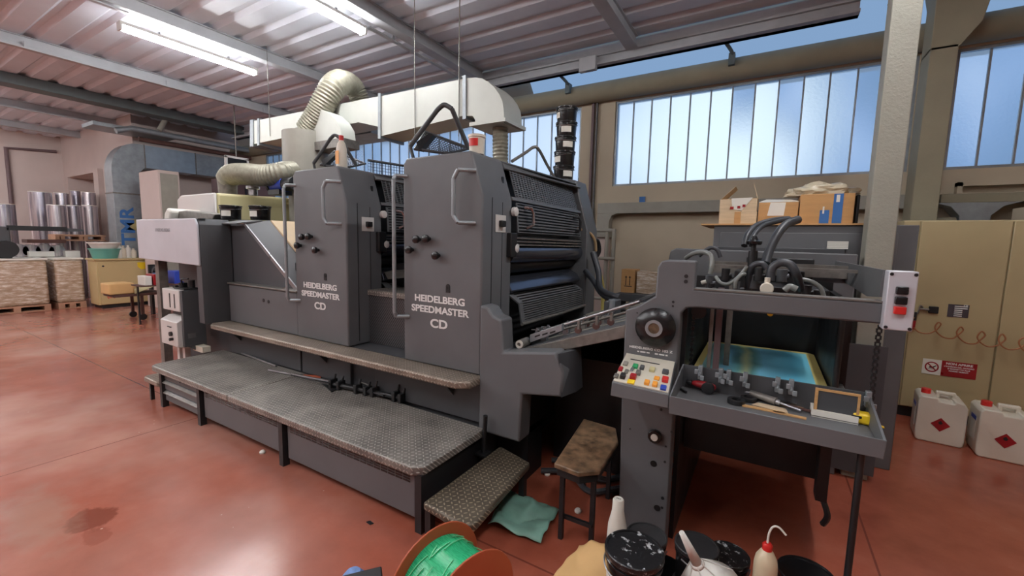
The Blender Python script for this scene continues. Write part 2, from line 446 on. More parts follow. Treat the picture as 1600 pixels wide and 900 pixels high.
def face_y(x, y, z): # text plane facing -Y at the point
    return Matrix.Translation((x, y, z)) @ Matrix.Rotation(PI/2, 4, 'X')
def face_x(x, y, z): # text plane facing +X
    return Matrix.Translation((x, y, z)) @ Matrix.Rotation(PI/2, 4, 'Z') @ Matrix.Rotation(PI/2, 4, 'X')

# ------------------------------------------------------------------ the room
XL, XR, YN, YB, ZC = -17.5, 5.0, -6.0, 6.3, 4.16
BX, BY = -12.5, 4.05            # corner of the walled-off room at the far left
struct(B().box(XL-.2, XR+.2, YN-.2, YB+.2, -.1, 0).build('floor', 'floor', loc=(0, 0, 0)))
prof = []
y = YN
while y < 5.85:                 # trapezoidal sheet: flats with hollow ribs
    prof += [(y, ZC), (y+.20, ZC), (y+.25, ZC+.045), (y+.31, ZC+.045)]; y += .36
b = B(); top = [(p[0], ZC+.16) for p in (prof[-1], prof[0])]
b.pyz(prof+top, XL-.2, XR+.2); struct(b.build('ceiling', 'ceil', loc=(0, 0, ZC)))
struct(B().box(XL-.2, XL, YN, BY, 0, ZC+.1).build('wall_left', 'mauve', loc=(XL, 0, 0)))
struct(B().box(XR, XR+.2, YN, YB, 0, ZC+.5).build('wall_right', 'cream', loc=(XR, 0, 0)))
struct(B().box(XL, XR, YN-.2, YN, 0, ZC+.1).build('wall_front', 'mauve', loc=(0, YN, 0)))
# window wall
ZW0, ZW1 = 2.36, 3.58
WX = [(-11.2, -2.58), (-2.05, 1.26), (1.545, 4.7)]
b = B().box(BX, XR, YB, YB+.25, 0, ZW0).box(BX, XR, YB, YB+.25, ZW1, 4.7)
ends = [BX]+[v for p in WX for v in p]+[XR]
for i in range(0, len(ends), 2): b.box(ends[i], ends[i+1], YB, YB+.25, ZW0, ZW1)
struct(b.build('wall_back', 'cream', loc=(0, YB, 0)))
k = 0
for i, (x0, x1) in enumerate(WX):
    fr = B(); t = .022
    fr.box(x0, x1, YB+.02, YB+.08, ZW0, ZW0+.03).box(x0, x1, YB+.02, YB+.08, ZW1-.03, ZW1)
    fr.box(x0, x0+.03, YB+.021, YB+.081, ZW0, ZW1).box(x1-.03, x1, YB+.021, YB+.081, ZW0, ZW1)
    w = struct(fr.build('window_%d' % (i+1), 'zinc', loc=((x0+x1)/2, YB, ZW0)))
    n = round((x1-x0)/.262); g = B(); mu = B()
    for j in range(n):
        a0 = x0+(x1-x0)*j/n; a1 = x0+(x1-x0)*(j+1)/n; tl = random.uniform(-.0012, .0012)
        g.quad((a0, YB+.07+tl, ZW0), (a1, YB+.07-tl, ZW0), (a1, YB+.07-tl, ZW1), (a0, YB+.07+tl, ZW1))
        if j: mu.box(a0-.009, a0+.009, YB+.045, YB+.072, ZW0, ZW1)
    g.build('pane', 'glass', w); mu.build('glazing_joint', 'zinc', w)
# round gutter beam over the windows, translucent strip above it, edge channel of the roof
struct(B().cyl((BX, YB-.08, 3.72), (XR, YB-.08, 3.72), .135, 28).build('trim_1', 'concrete'))
struct(B().slab([(-3.4, YB-.02, 3.86), (XR, YB-.02, 3.86), (XR, YB-.34, 4.20), (-3.4, YB-.34, 4.20)], (0, .02, .02)).build('trim_2', 'skylight'))
b = B().box(XL+5.9, .64, 5.78, 5.86, 3.90, 4.16).box(XL+5.9, .64, 5.70, 5.86, 3.90, 3.93).box(XL+5.9, .64, 5.74, 5.80, 4.03, 4.06)
struct(b.build('trim_3', 'purlin'))
p = aY(918, 100, 5.68)
struct(B().box(p.x-.12, p.x+.12, 5.66, 5.74, p.z-.09, p.z+.09).build('trim_4', 'purlin', bevel=.008))
for px in (888, 1142, 1392):
    p = aY(px, 110, 6.05)
    struct(B().tube([(p.x-.10, 5.86, 3.98), (p.x, 6.02, 3.86), (p.x, 6.10, 3.80)], .022, 6).box(p.x-.035, p.x+.035, 6.03, 6.13, 3.72, 3.86).build('trim_5', 'greenbeam'))
# purlins
for i, X in enumerate((-1.68, -4.08, -6.42, -8.98, -13.40, -15.9, .75, 3.1)):
    y1 = 5.72 if X > BX else BY
    struct(B().box(X-.045, X+.045, YN, y1, ZC-.125, ZC-.004).box(X-.075, X+.075, YN, y1, ZC-.15, ZC-.125).box(X-.075, X+.075, YN, y1, ZC-.012, ZC-.001).build('trim_6', 'purlin', bevel=.004))
struct(B().box(-11.48, -11.14, YN, YB-.05, ZC-.18, ZC-.002).build('trim_7', 'greenbeam', bevel=.01))
# walled-off room far left, with its recess
rx0, rx1, rz = -17.2, -14.75, 3.06
b = B().box(XL, rx0, BY, BY+.9, 0, rz).box(rx1, BX, BY, BY+.9, 0, rz).box(XL, BX, BY, BY+.9, rz, ZC+.1).box(XL, BX, BY+.9, BY+1, 0, ZC+.1)
b.box(BX-.3, BX, BY+1, YB, 0, ZC+.1)
struct(b.build('wall_inner', 'mauve', loc=(BX, BY, 0)))
struct(B().box(rx1-.02, rx1+.30, BY-.10, BY, 0, rz+.05).build('trim_8', 'mauve'))
# concrete pillar with a flared head, against the window wall
p0 = aY(1422, 342, 5.75); p1 = aY(1464, 342, 5.75)
b = B().box(p0.x, p1.x, 5.75, 6.05, 0, 3.45)
b.pxz([(p0.x, 3.42), (p1.x, 3.42), (p1.x+.14, 3.62), (p1.x+.20, 3.95), (p1.x+.42, 4.15), (p0.x-.05, 4.15), (p0.x, 3.9)], 5.75, 6.05)
struct(b.build('trim_9', 'concrete', bevel=.006))
# painted steel column standing beside the feeder
p0 = aY(1350, 410, 3.45); p1 = aY(1395, 412, 3.45); CX0, CX1 = p0.x, p1.x
struct(B().box(CX0, CX1, 3.45, 3.61, 0, ZC).build('trim_10', 'column', bevel=.006))
struct(B().box(XL, XR, YB-.015, YB, 0, .08).build('baseboard_back', 'maroon'))

# ------------------------------------------------------------------ lamps
def lamp(x, y, label, z=3.93, L=1.57, group='ceiling lamps'):
    t = thing('ceiling_lamp', label, 'lamp', (x, y, z), 0, group)
    B().box(x-.05, x+.05, y-L/2, y+L/2, z+.01, z+.05).build('housing', 'hoodw', t, bevel=.008)
    B().lathe([(.042, -L/2+.02), (.05, -L/2+.05), (.05, L/2-.05), (.042, L/2-.02)], (x, y, z), 16, 'y').build('diffuser', 'tube', t)
    for s in (-1, 1): B().box(x-.052, x+.052, y+s*(L/2-.01)-.012, y+s*(L/2-.01)+.012, z-.05, z+.05).build('end_cap', 'hoodw', t, bevel=.005)
    B().box(x-.01, x+.01, y-.4, y-.38, z+.05, ZC-.14).box(x-.01, x+.01, y+.4, y+.42, z+.05, ZC-.14).build('hanger', 'steel', t)
    return t
pa = aZ(184, 42, 3.93); pb = aZ(402, 112, 3.93)
l0 = lamp((pa.x+pb.x)/2, (pa.y+pb.y)/2, 'lit fluorescent lamp under the roof, the left of the two, further from the window wall')
pc = aZ(572, 49, 3.93)
dup(l0, (pc.x-.02, pc.y-.80, 3.93), label='right of the two lit fluorescent lamps, cut by the top edge of the view')
for (x, y) in ((-4.4, -1.0), (-6.7, -1.6), (-9.3, -.8), (-1.9, -1.2), (-4.4, -4.0), (-9.3, -3.6), (-12.5, .4), (-15, .6), (-15, -2), (-12.5, -2.4), (.66, -.3), (.66, 2.9)):  # lamps added out of view as fill for the hall and press side
    dup(l0, (x, y, 3.93), label='fluorescent fill lamp added under the roof, out of view')
def wire_run(name, X, z, y0, y1):
    b = B().box(X-.028, X+.028, y0, y1, z-.010, z+.006); yy = y0+.4
    while yy < y1: b.box(X-.006, X+.006, yy-.02, yy+.02, z, z+.09); yy += 1.6
    return b
for X, y0, y1, lb in ((-8.86, -5, 5.6, 'thin cable channel hung beside a roof purlin, left of both lamps'), (-6.40, -5, pa.y-.02, 'thin cable channel running up to the left fluorescent lamp'),
                      (-4.22, pc.y+.02, 5.6, 'thin cable channel running from the right fluorescent lamp to the window wall'), (-13.25, -5, 4, 'thin cable channel beside the second purlin from the far end wall')):
    tag(wire_run('c', X, 3.985, y0, y1).build('cable_channel', 'purlin'), lb, 'cable channel', 'roof cable channels')
for (px, py, y, lb) in ((1118, 0, 0, ''),):
    pass

# ------------------------------------------------------------------ press: printing units
def side_cover(b, x0, x1, y0, y1, z0=.67, flip=False):
    b.pxz([(x0, z0), (x1, z0), (x1, 1.77), (x1-.085, 2.03), (x1-.10, 2.04), (x0+.03, 2.035), (x0, 2.00)], y0, y1)
def printing_unit(dx, label, big):
    x0, x1 = -2.115+dx, -1.465+dx
    t = thing('printing_unit', label, 'printing unit', ((x0+x1)/2, 3.0, .0), 0, 'press printing units')
    b = B(); side_cover(b, x0, x1, 2.10, 2.44); b.build('operator_cover', 'press', t, bevel=.012, seg=3)
    b = B().box(x1-.004, x1+.002, 2.20, 2.205, .7, 1.77).box(x1-.10, x1+.0015, 2.32, 2.324, .72, 1.75)
    b.build('cover_seam', 'black', t)
    b = B(); b.pxz([(x1-.12, .67), (x1+.045, .67), (x1+.045, 1.62), (x1-.09, 2.08), (x1-.18, 2.10), (x0+.04, 2.10), (x0, 1.95), (x0, .67)], 3.72, 3.98)
    b.build('drive_cover', 'press', t, bevel=.012)
    # lettering on the operator cover
    cx = (x0+x1)/2-.01
    zt = (1.115, 1.045, .955)
    b = B(); b.text('HEIDELBERG', face_y(cx, 2.098, zt[0]), .062, 1.22, .001).text('SPEEDMASTER', face_y(cx, 2.098, zt[1]), .062, 1.22, .001).text('CD', face_y(cx, 2.098, zt[2]), .078, 1.3, .001)
    b.build('lettering', 'label', t)
    # grab handles
    hz = [(x0+.0, 1.92, .98), (x1-.165, 1.90, 1.61)]
    for q, (hx, z1, z0) in enumerate(hz):
        yy = 2.105
        if q == 0: pts = [(hx+.035, yy, z1), (hx-.015, yy-.06, z1), (hx-.015, yy-.075, z1-.03), (hx-.015, yy-.075, z0+.03), (hx-.015, yy-.06, z0), (hx+.05, yy, z0)]
        else: pts = [(hx+.11, yy, z1+.02), (hx+.03, yy-.07, z1+.02), (hx, yy-.075, z1-.03), (hx, yy-.075, z0+.04), (hx+.03, yy-.07, z0), (hx+.11, yy, z0)]
        B().tube([pts[0], pts[1]], .013, 10, False).tube(pts[1:3], .013, 10, False).tube(pts[2:4], .013, 10, False).tube(pts[3:5], .013, 10, False).tube(pts[4:], .013, 10, False).build('grab_handle', 'zinc', t)
    for kx, kz in ((.085, 1.435), (.15, 1.505), (.235, 1.51), (.315, 1.405)):
        B().lathe([(.012, 0), (.012, -.02), (.022, -.022), (.026, -.03), (.026, -.048), (.016, -.054), (0, -.055)], (x0+kx, 2.10, kz), 18, 'y').build('knob', 'blackp', t)
    B().lathe([(.016, .001), (.016, -.004), (.008, -.004)], (x0+.39, 2.10, 1.21), 16, 'y').box(x0+.374, x0+.406, 2.096, 2.104, 1.17, 1.21).build('latch', 'black', t)
    s = B().box(x1, x1+.004, 2.24, 2.36, 1.56, 1.67).build('switch_plate', 'hoodw', t, bevel=.003)
    B().box(x1+.003, x1+.03, 2.275, 2.325, 1.595, 1.635).build('switch', 'black', s, bevel=.004)
    B().box(x1-.044, x1-.036, 2.37, 2.39, 1.86, 1.92).build('latch_slot', 'black', t)
    # core and guards between the two covers
    ya, yb = 2.44, 3.72
    b = B().pxz([(x0+.03, .67), (x1-.17, .67), (x1-.17, 1.22), (x1-.22, 1.44), (x1-.14, 1.44), (x1-.14, 1.95), (x1-.2, 2.04), (x0+.08, 2.04), (x0+.03, 1.9)], ya, yb)
    b.build('core', 'black', t)
    b = B().slab([(x1-.085, ya, 2.035), (x1-.085, yb, 2.055), (x1-.42, yb, 2.09), (x1-.42, ya, 2.07)], (0, 0, -.012)); b.build('top_cover', 'press', t, bevel=.004)
    # upper ventilated guard: plate with slots
    a = (x1-.07, ya+.06, 2.0); bq = (x1-.11, yb-.06, 2.02); c = (x1-.03, yb-.06, 1.79); d = (x1-.005, ya+.06, 1.79)
    B().grille(a, bq, c, d, 14, 26, .42, .006, .3).build('slotted_guard', 'press', t)
    B().slab([(x1-.09, ya, 2.03), (x1-.13, yb, 2.05), (x1-.035, yb, 1.99+.02), (x1-.06, ya, 1.985)], (-.012, 0, -.01)).slab([(x1-.005, ya, 1.80), (x1-.03, yb, 1.80), (x1-.02, yb, 1.775), (x1+.005, ya, 1.775)], (-.02, 0, 0)).build('guard_rail', 'press', t, bevel=.003)
    # swinging guard of horizontal louvres with two handles
    g = B().grille((x1+.0, ya+.05, 1.765), (x1-.03, yb-.05, 1.765), (x1+.0, yb-.05, 1.565), (x1+.02, ya+.05, 1.565), 9, 1, .5, .008, .03)
    g = g.build('louvred_guard', 'press', t)
    B().tube([(x1+.005, ya+.16, 1.74), (x1+.05, ya+.18, 1.735), (x1+.055, ya+.2, 1.70), (x1+.055, ya+.2, 1.62), (x1+.015, ya+.18, 1.60)], .012, 8, False).build('handle', 'steel', g)
    B().tube([(x1-.02, yb-.2, 1.73), (x1+.03, yb-.18, 1.725), (x1+.035, yb-.16, 1.69), (x1+.035, yb-.16, 1.62), (x1-.0, yb-.18, 1.60)], .012, 8, False).build('handle', 'black', g)
    for q, z in enumerate((1.545, 1.522, 1.499)):
        B().slab([(x1-.03, ya+.02, z), (x1-.05, yb-.02, z-.01), (x1+.0, yb-.02, z-.02), (x1+.02, ya+.02, z-.012)], (0, 0, -.010)).build('ink_blade', 'steel', t)
    B().cyl((x1-.045, ya, 1.425), (x1-.065, yb, 1.415), .068, 24).build('roller', 'blued', t)
    B().cyl((x1-.10, ya, 1.33), (x1-.12, yb, 1.33), .05, 20).build('lower_roller', 'black', t)
    b = B(); prof = [(x1-.20, 1.27), (x1-.10, 1.26), (x1-.03, 1.22), (x1-.0, 1.165), (x1-.02, 1.15), (x1-.12, 1.15), (x1-.20, 1.18)]
    b.pxz(prof, ya+.02, yb-.02).build('cylinder_cover', 'blued', t, bevel=.008)
    a = (x1-.03, ya+.02, 1.145); bq = (x1-.06, yb-.02, 1.13); c = (x1+.035, yb-.02, 1.075); d = (x1+.06, ya+.02, 1.09)
    e1 = (x1+.055, yb-.02, .93); f1 = (x1+.085, ya+.02, .95)
    B().grille(a, bq, c, d, 4, 1, .5, .010, .10).grille(d, c, e1, f1, 9, 1, .55, .010, .08).build('footboard_guard', 'press', t)
    B().tube([f1, (f1[0], f1[1]+.6, f1[2]-.01), e1], .012, 8, False).build('guard_bar', 'dust', t)
    for yy, zz in ((ya-.0, 1.70), (ya+.02, 1.46)):
        B().lathe([(.012, 0), (.03, .005), (.03, .03), (.018, .036), (0, .036)], (x1+.004, yy, zz), 18, 'x').build('dial', 'hoodw', t)
    B().box(x1-.01, x1+.035, ya-.06, ya+.02, 1.40, 1.56).build('mechanism', 'black', t, bevel=.006)
    return t
u2 = printing_unit(0, 'dark grey printing unit nearer the feeder, red-labelled white tub on its top', 1)
u1 = dup(u2, (u2.location.x-1.235, 3.0, 0), label='dark grey printing unit farther left beside the delivery, white spray bottle standing on its top')

# wire walkway guard and bent tube bar on top of each unit
def top_guard(dx, label, tilt):
    t = thing('wire_guard', label, 'guard', (-2.0+dx, 2.7, 2.04), 0, 'wire guards on top of the printing units')
    o = Vector((dx, 0, 0))
    A = aY(664, 206, 2.75)+o; C = aY(734, 232, 2.85)+o; D = aY(700, 240, 2.6)+o; E2 = aY(648, 233, 2.45)+o
    A = Vector((A.x, A.y, A.z))
    g = B().grille(A, C, D, E2, 9, 16, .14, .005)
    g.build('wire_mesh', 'mesh', t)
    B().tube([A, C, D, E2, A], .012, 6, False).build('frame', 'mesh', t)
    p = [aY(641, 228, 2.3)+o, aY(683, 172, 2.35)+o, aY(694, 164, 2.36)+o, aY(706, 170, 2.38)+o, aY(732, 232, 2.55)+o]
    B().tube(p[:2], .017, 10, False).tube(p[1:4], .017, 10).tube(p[3:], .017, 10, False).build('bent_bar', 'mesh', t)
    q = aY(648, 238, 2.3)+o
    B().tube([p[0], (p[0].x+.02, 2.3, p[0].z-.06), (q.x, 2.3, 2.045)], .012, 6).build('pivot_arm', 'black', t)
    B().slab([aY(650, 222, 2.45)+o, aY(672, 208, 2.6)+o, aY(676, 211, 2.6)+o, aY(655, 236, 2.45)+o], (0, .05, 0)).build('side_plate', 'black', t)
    return t
g2 = top_guard(0, 'folded wire guard with a bent tube bar on the unit nearer the feeder', 0)
dup(g2, (g2.location.x-1.235, 2.7, 2.035), label='folded wire guard with a bent tube bar on the farther printing unit', scale=(.86, .86, .86))
t = thing('wire_fence_panel', 'low wire mesh panel along the top between the two printing units', 'guard', (-2.7, 3.2, 2.04))
a, bq, c, d = aY(556, 250, 2.9), aY(628, 268, 2.75), aY(628, 287, 2.75), aY(556, 266, 2.9)
a, bq, c, d = Vector((-2.98, 2.55, 2.17)), Vector((-2.66, 3.7, 2.17)), Vector((-2.66, 3.7, 2.04)), Vector((-2.98, 2.55, 2.04))
B().grille(a, bq, c, d, 5, 44, .12, .004, .16).build('wire_mesh', 'mesh', t)
B().tube([a, bq], .012, 6, False).tube([d, c], .008, 6, False).build('rail', 'mesh', t)
# thin bent pipe on the far corner of the nearer unit
p = [aY(800, 252, 3.1), aY(822, 238, 3.3), aY(834, 230, 3.4), aY(842, 234, 3.45), aY(855, 258, 3.6), aY(866, 277, 3.7)]
tag(B().tube(p, .014, 8).build('bent_pipe', 'dust'), 'thin grey bent pipe arching over the rear edge of the nearer printing unit', 'pipe')
# link between the two units: diamond-mesh side panel, foot plate, and machine base
t = thing('machine_base', 'dark grey base of the press running under the printing units and delivery', 'press base', (-3, 3, 0))
B().box(-5.70, -1.46, 2.14, 3.98, .0, .666).build('frame', 'press_d', t)
B().box(-4.50, -3.34, 2.11, 2.2, .36, .62).box(-3.32, -2.70, 2.111, 2.2, .36, .61).box(-2.42, -1.47, 2.11, 2.2, .36, .62).build('side_panel', 'press_d', t, bevel=.004)
t = thing('transfer_section', 'dark section with a diamond-mesh panel between the two printing units', 'press section', (-2.41, 3, .67))
B().box(-2.697, -2.12, 2.30, 2.34, .67, 1.06).build('diamond_mesh_panel', 'lattice', t)
B().box(-2.697, -2.12, 2.285, 3.7, 1.06, 1.10).build('foot_plate', 'tread', t)
B().box(-2.697, -2.12, 2.6, 3.7, 1.10, 1.30).cyl((-2.4, 2.5, 1.22), (-2.4, 3.7, 1.22), .09, 20).build('transfer_drum', 'black', t)
B().slab([aY(600, 425, 2.5), aY(632, 421, 2.6), aY(632, 434, 2.5), aY(606, 436, 2.4)], (0, .1, .01)).build('grip_sheet', 'dust', t)

# drive-side end box and the operator bracket that carries the feed board
t = thing('side_bracket', 'dark grey end bracket of the press beside the step, below the feed board', 'press bracket', (-1.2, 2.2, 0))
b = B().pxz([(-1.455, .33), (-1.16, .33), (-1.15, .625), (-.905, .66), (-.895, .80), (-.95, .905), (-1.10, .885), (-1.285, .855), (-1.30, 1.045), (-1.36, 1.06), (-1.40, 1.11), (-1.455, 1.12)], 2.07, 2.20)
b.build('side_cover', 'press', t, bevel=.014, seg=3)
B().hexa([(-.905, 2.07, .66), (-.87, 2.2, .66), (-.87, 2.3, .66), (-.905, 2.2, .66), (-.93, 2.07, .90), (-.89, 2.2, .90), (-.89, 2.3, .90), (-.93, 2.2, .90)]).build('chamfer_plate', 'press_d', t)
B().box(-1.44, -1.20, 2.21, 3.9, .30, .82).build('cross_member', 'black', t)
B().box(-1.42, -1.20, 2.25, 2.45, 0, .34).build('foot', 'black', t)
B().box(-1.19, -.64, 2.62, 3.38, 0, .74).build('shade_block', 'black', t)  # black block added as the deep shade under the feed board

# ------------------------------------------------------------------ delivery at the left
t = thing('delivery_unit', 'press delivery with a bright metal end cover and a long sloping grey side', 'press delivery', (-4.8, 2.6, 0))
b = B().pxz([(-5.86, 1.24), (-4.50, 1.22), (-4.50, 1.60), (-4.54, 1.655), (-5.86, 1.655)], 1.88, 1.898)
b.build('end_cover', 'silverpaint', t, bevel=.006)
b = B().box(-5.80, -4.52, 1.90, 1.97, 1.656, 1.660); b.build('cover_lip', 'steel', t)
b = B().text('I HEIDELBERG', face_y(-5.22, 1.878, 1.545), .045, 1.2, .0008); b.build('lettering', mat('faded_silver_lettering', (150, 150, 156), .4, var=.05), t)
b = B().pxz([(-4.60, .668), (-4.50, .668), (-4.50, 1.60), (-4.54, 1.655), (-5.84, 1.655), (-5.84, 1.26), (-4.60, 1.24)], 1.90, 2.17); b.build('end_side', 'press_d', t, bevel=.004)
b = B().pxz([(-5.7, 1.0), (-4.44, .668), (-3.36, .668), (-3.36, 1.045), (-3.50, 1.05), (-4.26, 1.60), (-4.55, 1.60), (-5.7, 1.62)], 2.18, 2.24)
b.build('sloping_side', 'press_d', t, bevel=.004)
# bevelled band along the slope
b = B(); b.slab([(-4.58, 2.10, 1.625), (-4.24, 2.10, 1.625), (-4.18, 2.30, 1.655), (-4.58, 2.30, 1.665)], (0, 0, -.012))
b.slab([(-4.24, 2.165, 1.625), (-3.44, 2.165, 1.045), (-3.36, 2.36, 1.06), (-4.16, 2.36, 1.66)], (.005, 0, -.012)).build('slope_band', 'press', t)
b = B().slab([(-4.24, 2.16, 1.60), (-4.24, 2.16, 1.63), (-3.43, 2.16, 1.06), (-3.45, 2.16, 1.03)], (0, .012, 0)); b.build('edge_strip', 'steel', t)
B().slab([(-4.14, 2.36, 1.66), (-3.36, 2.36, 1.10), (-3.36, 3.3, 1.10), (-4.14, 3.3, 1.66)], (0, 0, -.02)).build('sheet_guide', mat('peach_guide_plate', (216, 190, 152), .4, var=.05), t)
b = B().box(-4.46, -3.35, 2.105, 2.17, .669, 1.04); b.build('low_side_panel', 'press', t, bevel=.012)
B().box(-4.46, -3.34, 2.09, 2.30, 1.04, 1.055).build('panel_top', 'dust', t, bevel=.004)
B().lathe([(.016, 0), (.016, -.004)], (-3.86, 2.105, .93), 12, 'y').lathe([(.016, 0), (.016, -.004)], (-3.78, 2.105, .925), 12, 'y').build('panel_hole', 'black', t)
B().box(-5.85, -4.5, 2.3, 3.9, .668, 1.62).build('body', 'press_d', t)
B().box(-4.5, -3.35, 2.5, 3.9, .66, 1.08).build('inner_body', 'black', t)
B().box(-3.62, -3.36, 2.26, 2.42, 1.06, 1.28).build('catch_box', 'black', t, bevel=.01)
b = B().pxz([(-3.66, 1.52), (-3.40, 1.52), (-3.36, 1.30), (-3.58, 1.30)], 2.5, 2.9); b.build('chute', 'dust', t)
# support post in front of the delivery mouth
p = aY(264, 440, 2.0)
B().box(-5.75, -5.66, 1.98, 2.06, .0, 1.24).build('support_post', 'dust', t)
t = thing('grey_tray', 'grey cloth-covered tray lying on top of the bright delivery cover', 'tray', (-5.2, 2.3, 1.66))
B().pxz([(-5.8, 1.665), (-4.92, 1.665), (-4.86, 1.72), (-5.5, 1.77), (-5.76, 1.76)], 2.2, 2.42).build('tray_body', 'dust', t, bevel=.01)
B().pxz([(-5.85, 1.66), (-5.70, 1.665), (-5.66, 1.76), (-5.74, 1.80), (-5.82, 1.74)], 2.12, 2.5).build('cloth', 'cuptr', t, bevel=.02)

# cream hood behind the delivery
t = thing('delivery_hood', 'cream hood with a white front face above the delivery', 'hood', (-5.8, 2.8, 1.66))
X = -5.36
b = B().pyz([(2.46, 1.67), (3.36, 1.67), (3.36, 2.01), (2.46, 1.982)], X-.9, X); b.build('side_face', 'hood', t, bevel=.03)
b = B().pxz([(X-.93, 1.67), (X-.01, 1.67), (X-.01, 1.982), (X-.82, 1.982), (X-.93, 1.93)], 2.43, 2.462); b.build('front_face', 'hoodw', t, bevel=.02)
# ------------------------------------------------------------------ ink tins
def ink_bucket(c, r, h, label, group, name='ink_bucket', lab=True, lid='lid', rz=0, cat='bucket', lmat='paper'):
    t = thing(name, label, cat, c, rz, group)
    B().lathe([(r*.86, 0), (r*.88, .005), (r*.94, h*.80), (r*.99, h*.80), (r*.99, h*.84), (r*.95, h*.85), (r*.96, h*.95)], n=32).build('body', 'blackp', t, local=True)
    B().lathe([(r*1.0, h*.90), (r*1.02, h*.92), (r*1.02, h*.985), (r*.99, h), (r*.93, h), (r*.92, h*.975), (r*.3, h*.975), (.0001, h*.975)], n=32).build('bucket_lid', lid, t, local=True)
    if lab:
        b = B(); n = 10
        for i in range(n):
            a0 = -PI/2-.5+i*1.0/n; a1 = -PI/2-.5+(i+1)*1.0/n; k = r*.955
            b.quad((k*math.cos(a0), k*math.sin(a0), h*.22), (k*math.cos(a1), k*math.sin(a1), h*.22), (k*math.cos(a1), k*math.sin(a1), h*.62), (k*math.cos(a0), k*math.sin(a0), h*.62))
        b.build('paper_label', lmat, t, local=True)
    B().tube([(r*math.cos(a)*1.02, r*math.sin(a)*1.02*.98, h*.78-abs(math.cos(a-0))*0-.10*h*math.sin(PI*(i/10))) for i, a in enumerate([PI+PI*i/10 for i in range(11)])], .003, 5).build('wire_handle', 'steel', t, local=True)
    return t
p = aY(361, 345, 2.32); bk = ink_bucket((-4.62, 2.34, 1.665), .10, .14, 'small black ink bucket with a paper label, left of the two on the delivery', 'ink buckets on the delivery', rz=.6)
p = aX(361, 345, -4.5)
bk.location = (aY(361, 338, 2.28).x, 2.28, 1.668)
dup(bk, (aY(407, 338, 2.42).x, 2.42, 1.668), rz=.25, label='small black ink bucket with a paper label, right of the two on the delivery')
# tower of ink buckets on the far corner of the nearer unit
p0 = aY(885, 282, 3.80)
hs = 0
for i in range(5):
    lb = ['black ink bucket with a white label, lowest of the tall stack by the window', 'black ink bucket, second from the bottom of the tall stack by the window', 'black ink bucket in the middle of the tall stack by the window',
          'black ink bucket, second from the top of the tall stack by the window', 'black ink bucket with a dented rim, topmost of the tall stack by the window'][i]
    bx = -1.735+.004*i; rzz = (.9, -.5, .7, .4, -.8)[i]
    if i == 0: tw = ink_bucket((bx, 3.84, 2.101), .102, .134, lb, 'ink buckets stacked by the window', rz=rzz)
    else: dup(tw, (bx+random.uniform(-.004, .004), 3.84, 2.101+.1345*i), rz=rzz, label=lb)
# white tub with red label, spray bottle
t = thing('white_tub', 'white plastic tub with a red label standing on the nearer printing unit', 'tub', (-1.60, 2.22, 2.04))
B().lathe([(.045, 0), (.052, .10), (.056, .10), (.056, .115), (.052, .117), (.0001, .117)], (-1.60, 2.22, 2.04), 28).build('body', 'hdpe', t)
b = B()
for i in range(12):
    a0 = -PI/2-.7+.4+i*1.3/12-.25; a1 = a0+1.3/12
    b.quad(*[(-1.60+k*math.cos(a), 2.22+k*math.sin(a), 2.04+z) for k, a, z in ((.0512, a0, .045), (.0512, a1, .045), (.0535, a1, .09), (.0535, a0, .09))])
b.build('red_label', 'red', t)
t = thing('spray_bottle', 'white spray bottle with a red neck on the farther printing unit', 'bottle', (-2.93, 2.25, 2.04))
B().lathe([(.040, 0), (.042, .01), (.040, .16), (.030, .20), (.016, .225), (.016, .24), (.0001, .24)], (-2.93, 2.25, 2.04), 24).build('body', 'hdpe', t)
B().lathe([(.018, .225), (.018, .262), (.0001, .264)], (-2.93, 2.25, 2.04), 18).build('cap', 'red', t)
B().box(-2.93-.02, -2.93+.02, 2.207, 2.2085, 2.08, 2.18).build('sticker', 'orange', t)

# ------------------------------------------------------------------ platforms
ZP = .36
t = thing('lower_platform', 'low tread-plate platform with grey cabinets under it along the press', 'platform', (-2.9, 1.8, 0))
def plate(poly, z, th, rim, b=None):
    b = B() if b is None else b
    return b.slab([(x, y, z) for x, y in poly], (0, 0, -rim))
plate([(-3.26, 1.49), (-1.46, 1.49), (-1.405, 1.53), (-1.40, 2.065), (-3.26, 2.10)], ZP, .004, .05).build('tread_plate', 'tread', t, bevel=.008)
plate([(-4.58, 1.53), (-4.54, 1.49), (-3.27, 1.49), (-3.27, 2.105), (-4.62, 2.105)], ZP, .004, .05).build('tread_plate', 'tread', t, bevel=.008)
def vent_panel(x0, x1, z0, z1, rows=4):
    b = B().box(x0, x1, 1.535, 1.56, z0, z1); pn = b.build('cabinet_panel', 'press', t, bevel=.004)
    vz1 = z1-.015; vz0 = vz1-.055
    b = B(); n = int((x1-x0-.06)/.055); w = (x1-x0-.06)/n
    for i in range(n):
        for r_ in range(rows): b.box(x0+.03+w*i+.003, x0+.03+w*(i+1)-.003, 1.5335, 1.5360, vz0+.0145*r_, vz0+.0145*r_+.009)
    b.build('vent_slots', 'blackp', pn)
vent_panel(-2.60, -1.475, .055, .31); vent_panel(-3.72, -2.68, .07, .31)
for z0, z1, hn in ((.245, .31, False), (.155, .24, True), (.06, .15, True)):
    b = B().box(-4.47, -3.80, 1.535, 1.56, z0, z1); dr = b.build('drawer' if hn else 'lock_panel', 'press', t, bevel=.004)
    if hn: B().slab([(-4.47, 1.535, z1-.004), (-3.80, 1.535, z1-.004), (-3.80, 1.515, z1-.016), (-4.47, 1.515, z1-.016)], (0, 0, -.006)).build('pull_edge', 'dust', dr)
    else: B().lathe([(.008, 0), (.008, -.006), (.0001, -.006)], (-4.12, 1.535, .28), 12, 'y').build('lock', 'black', dr)
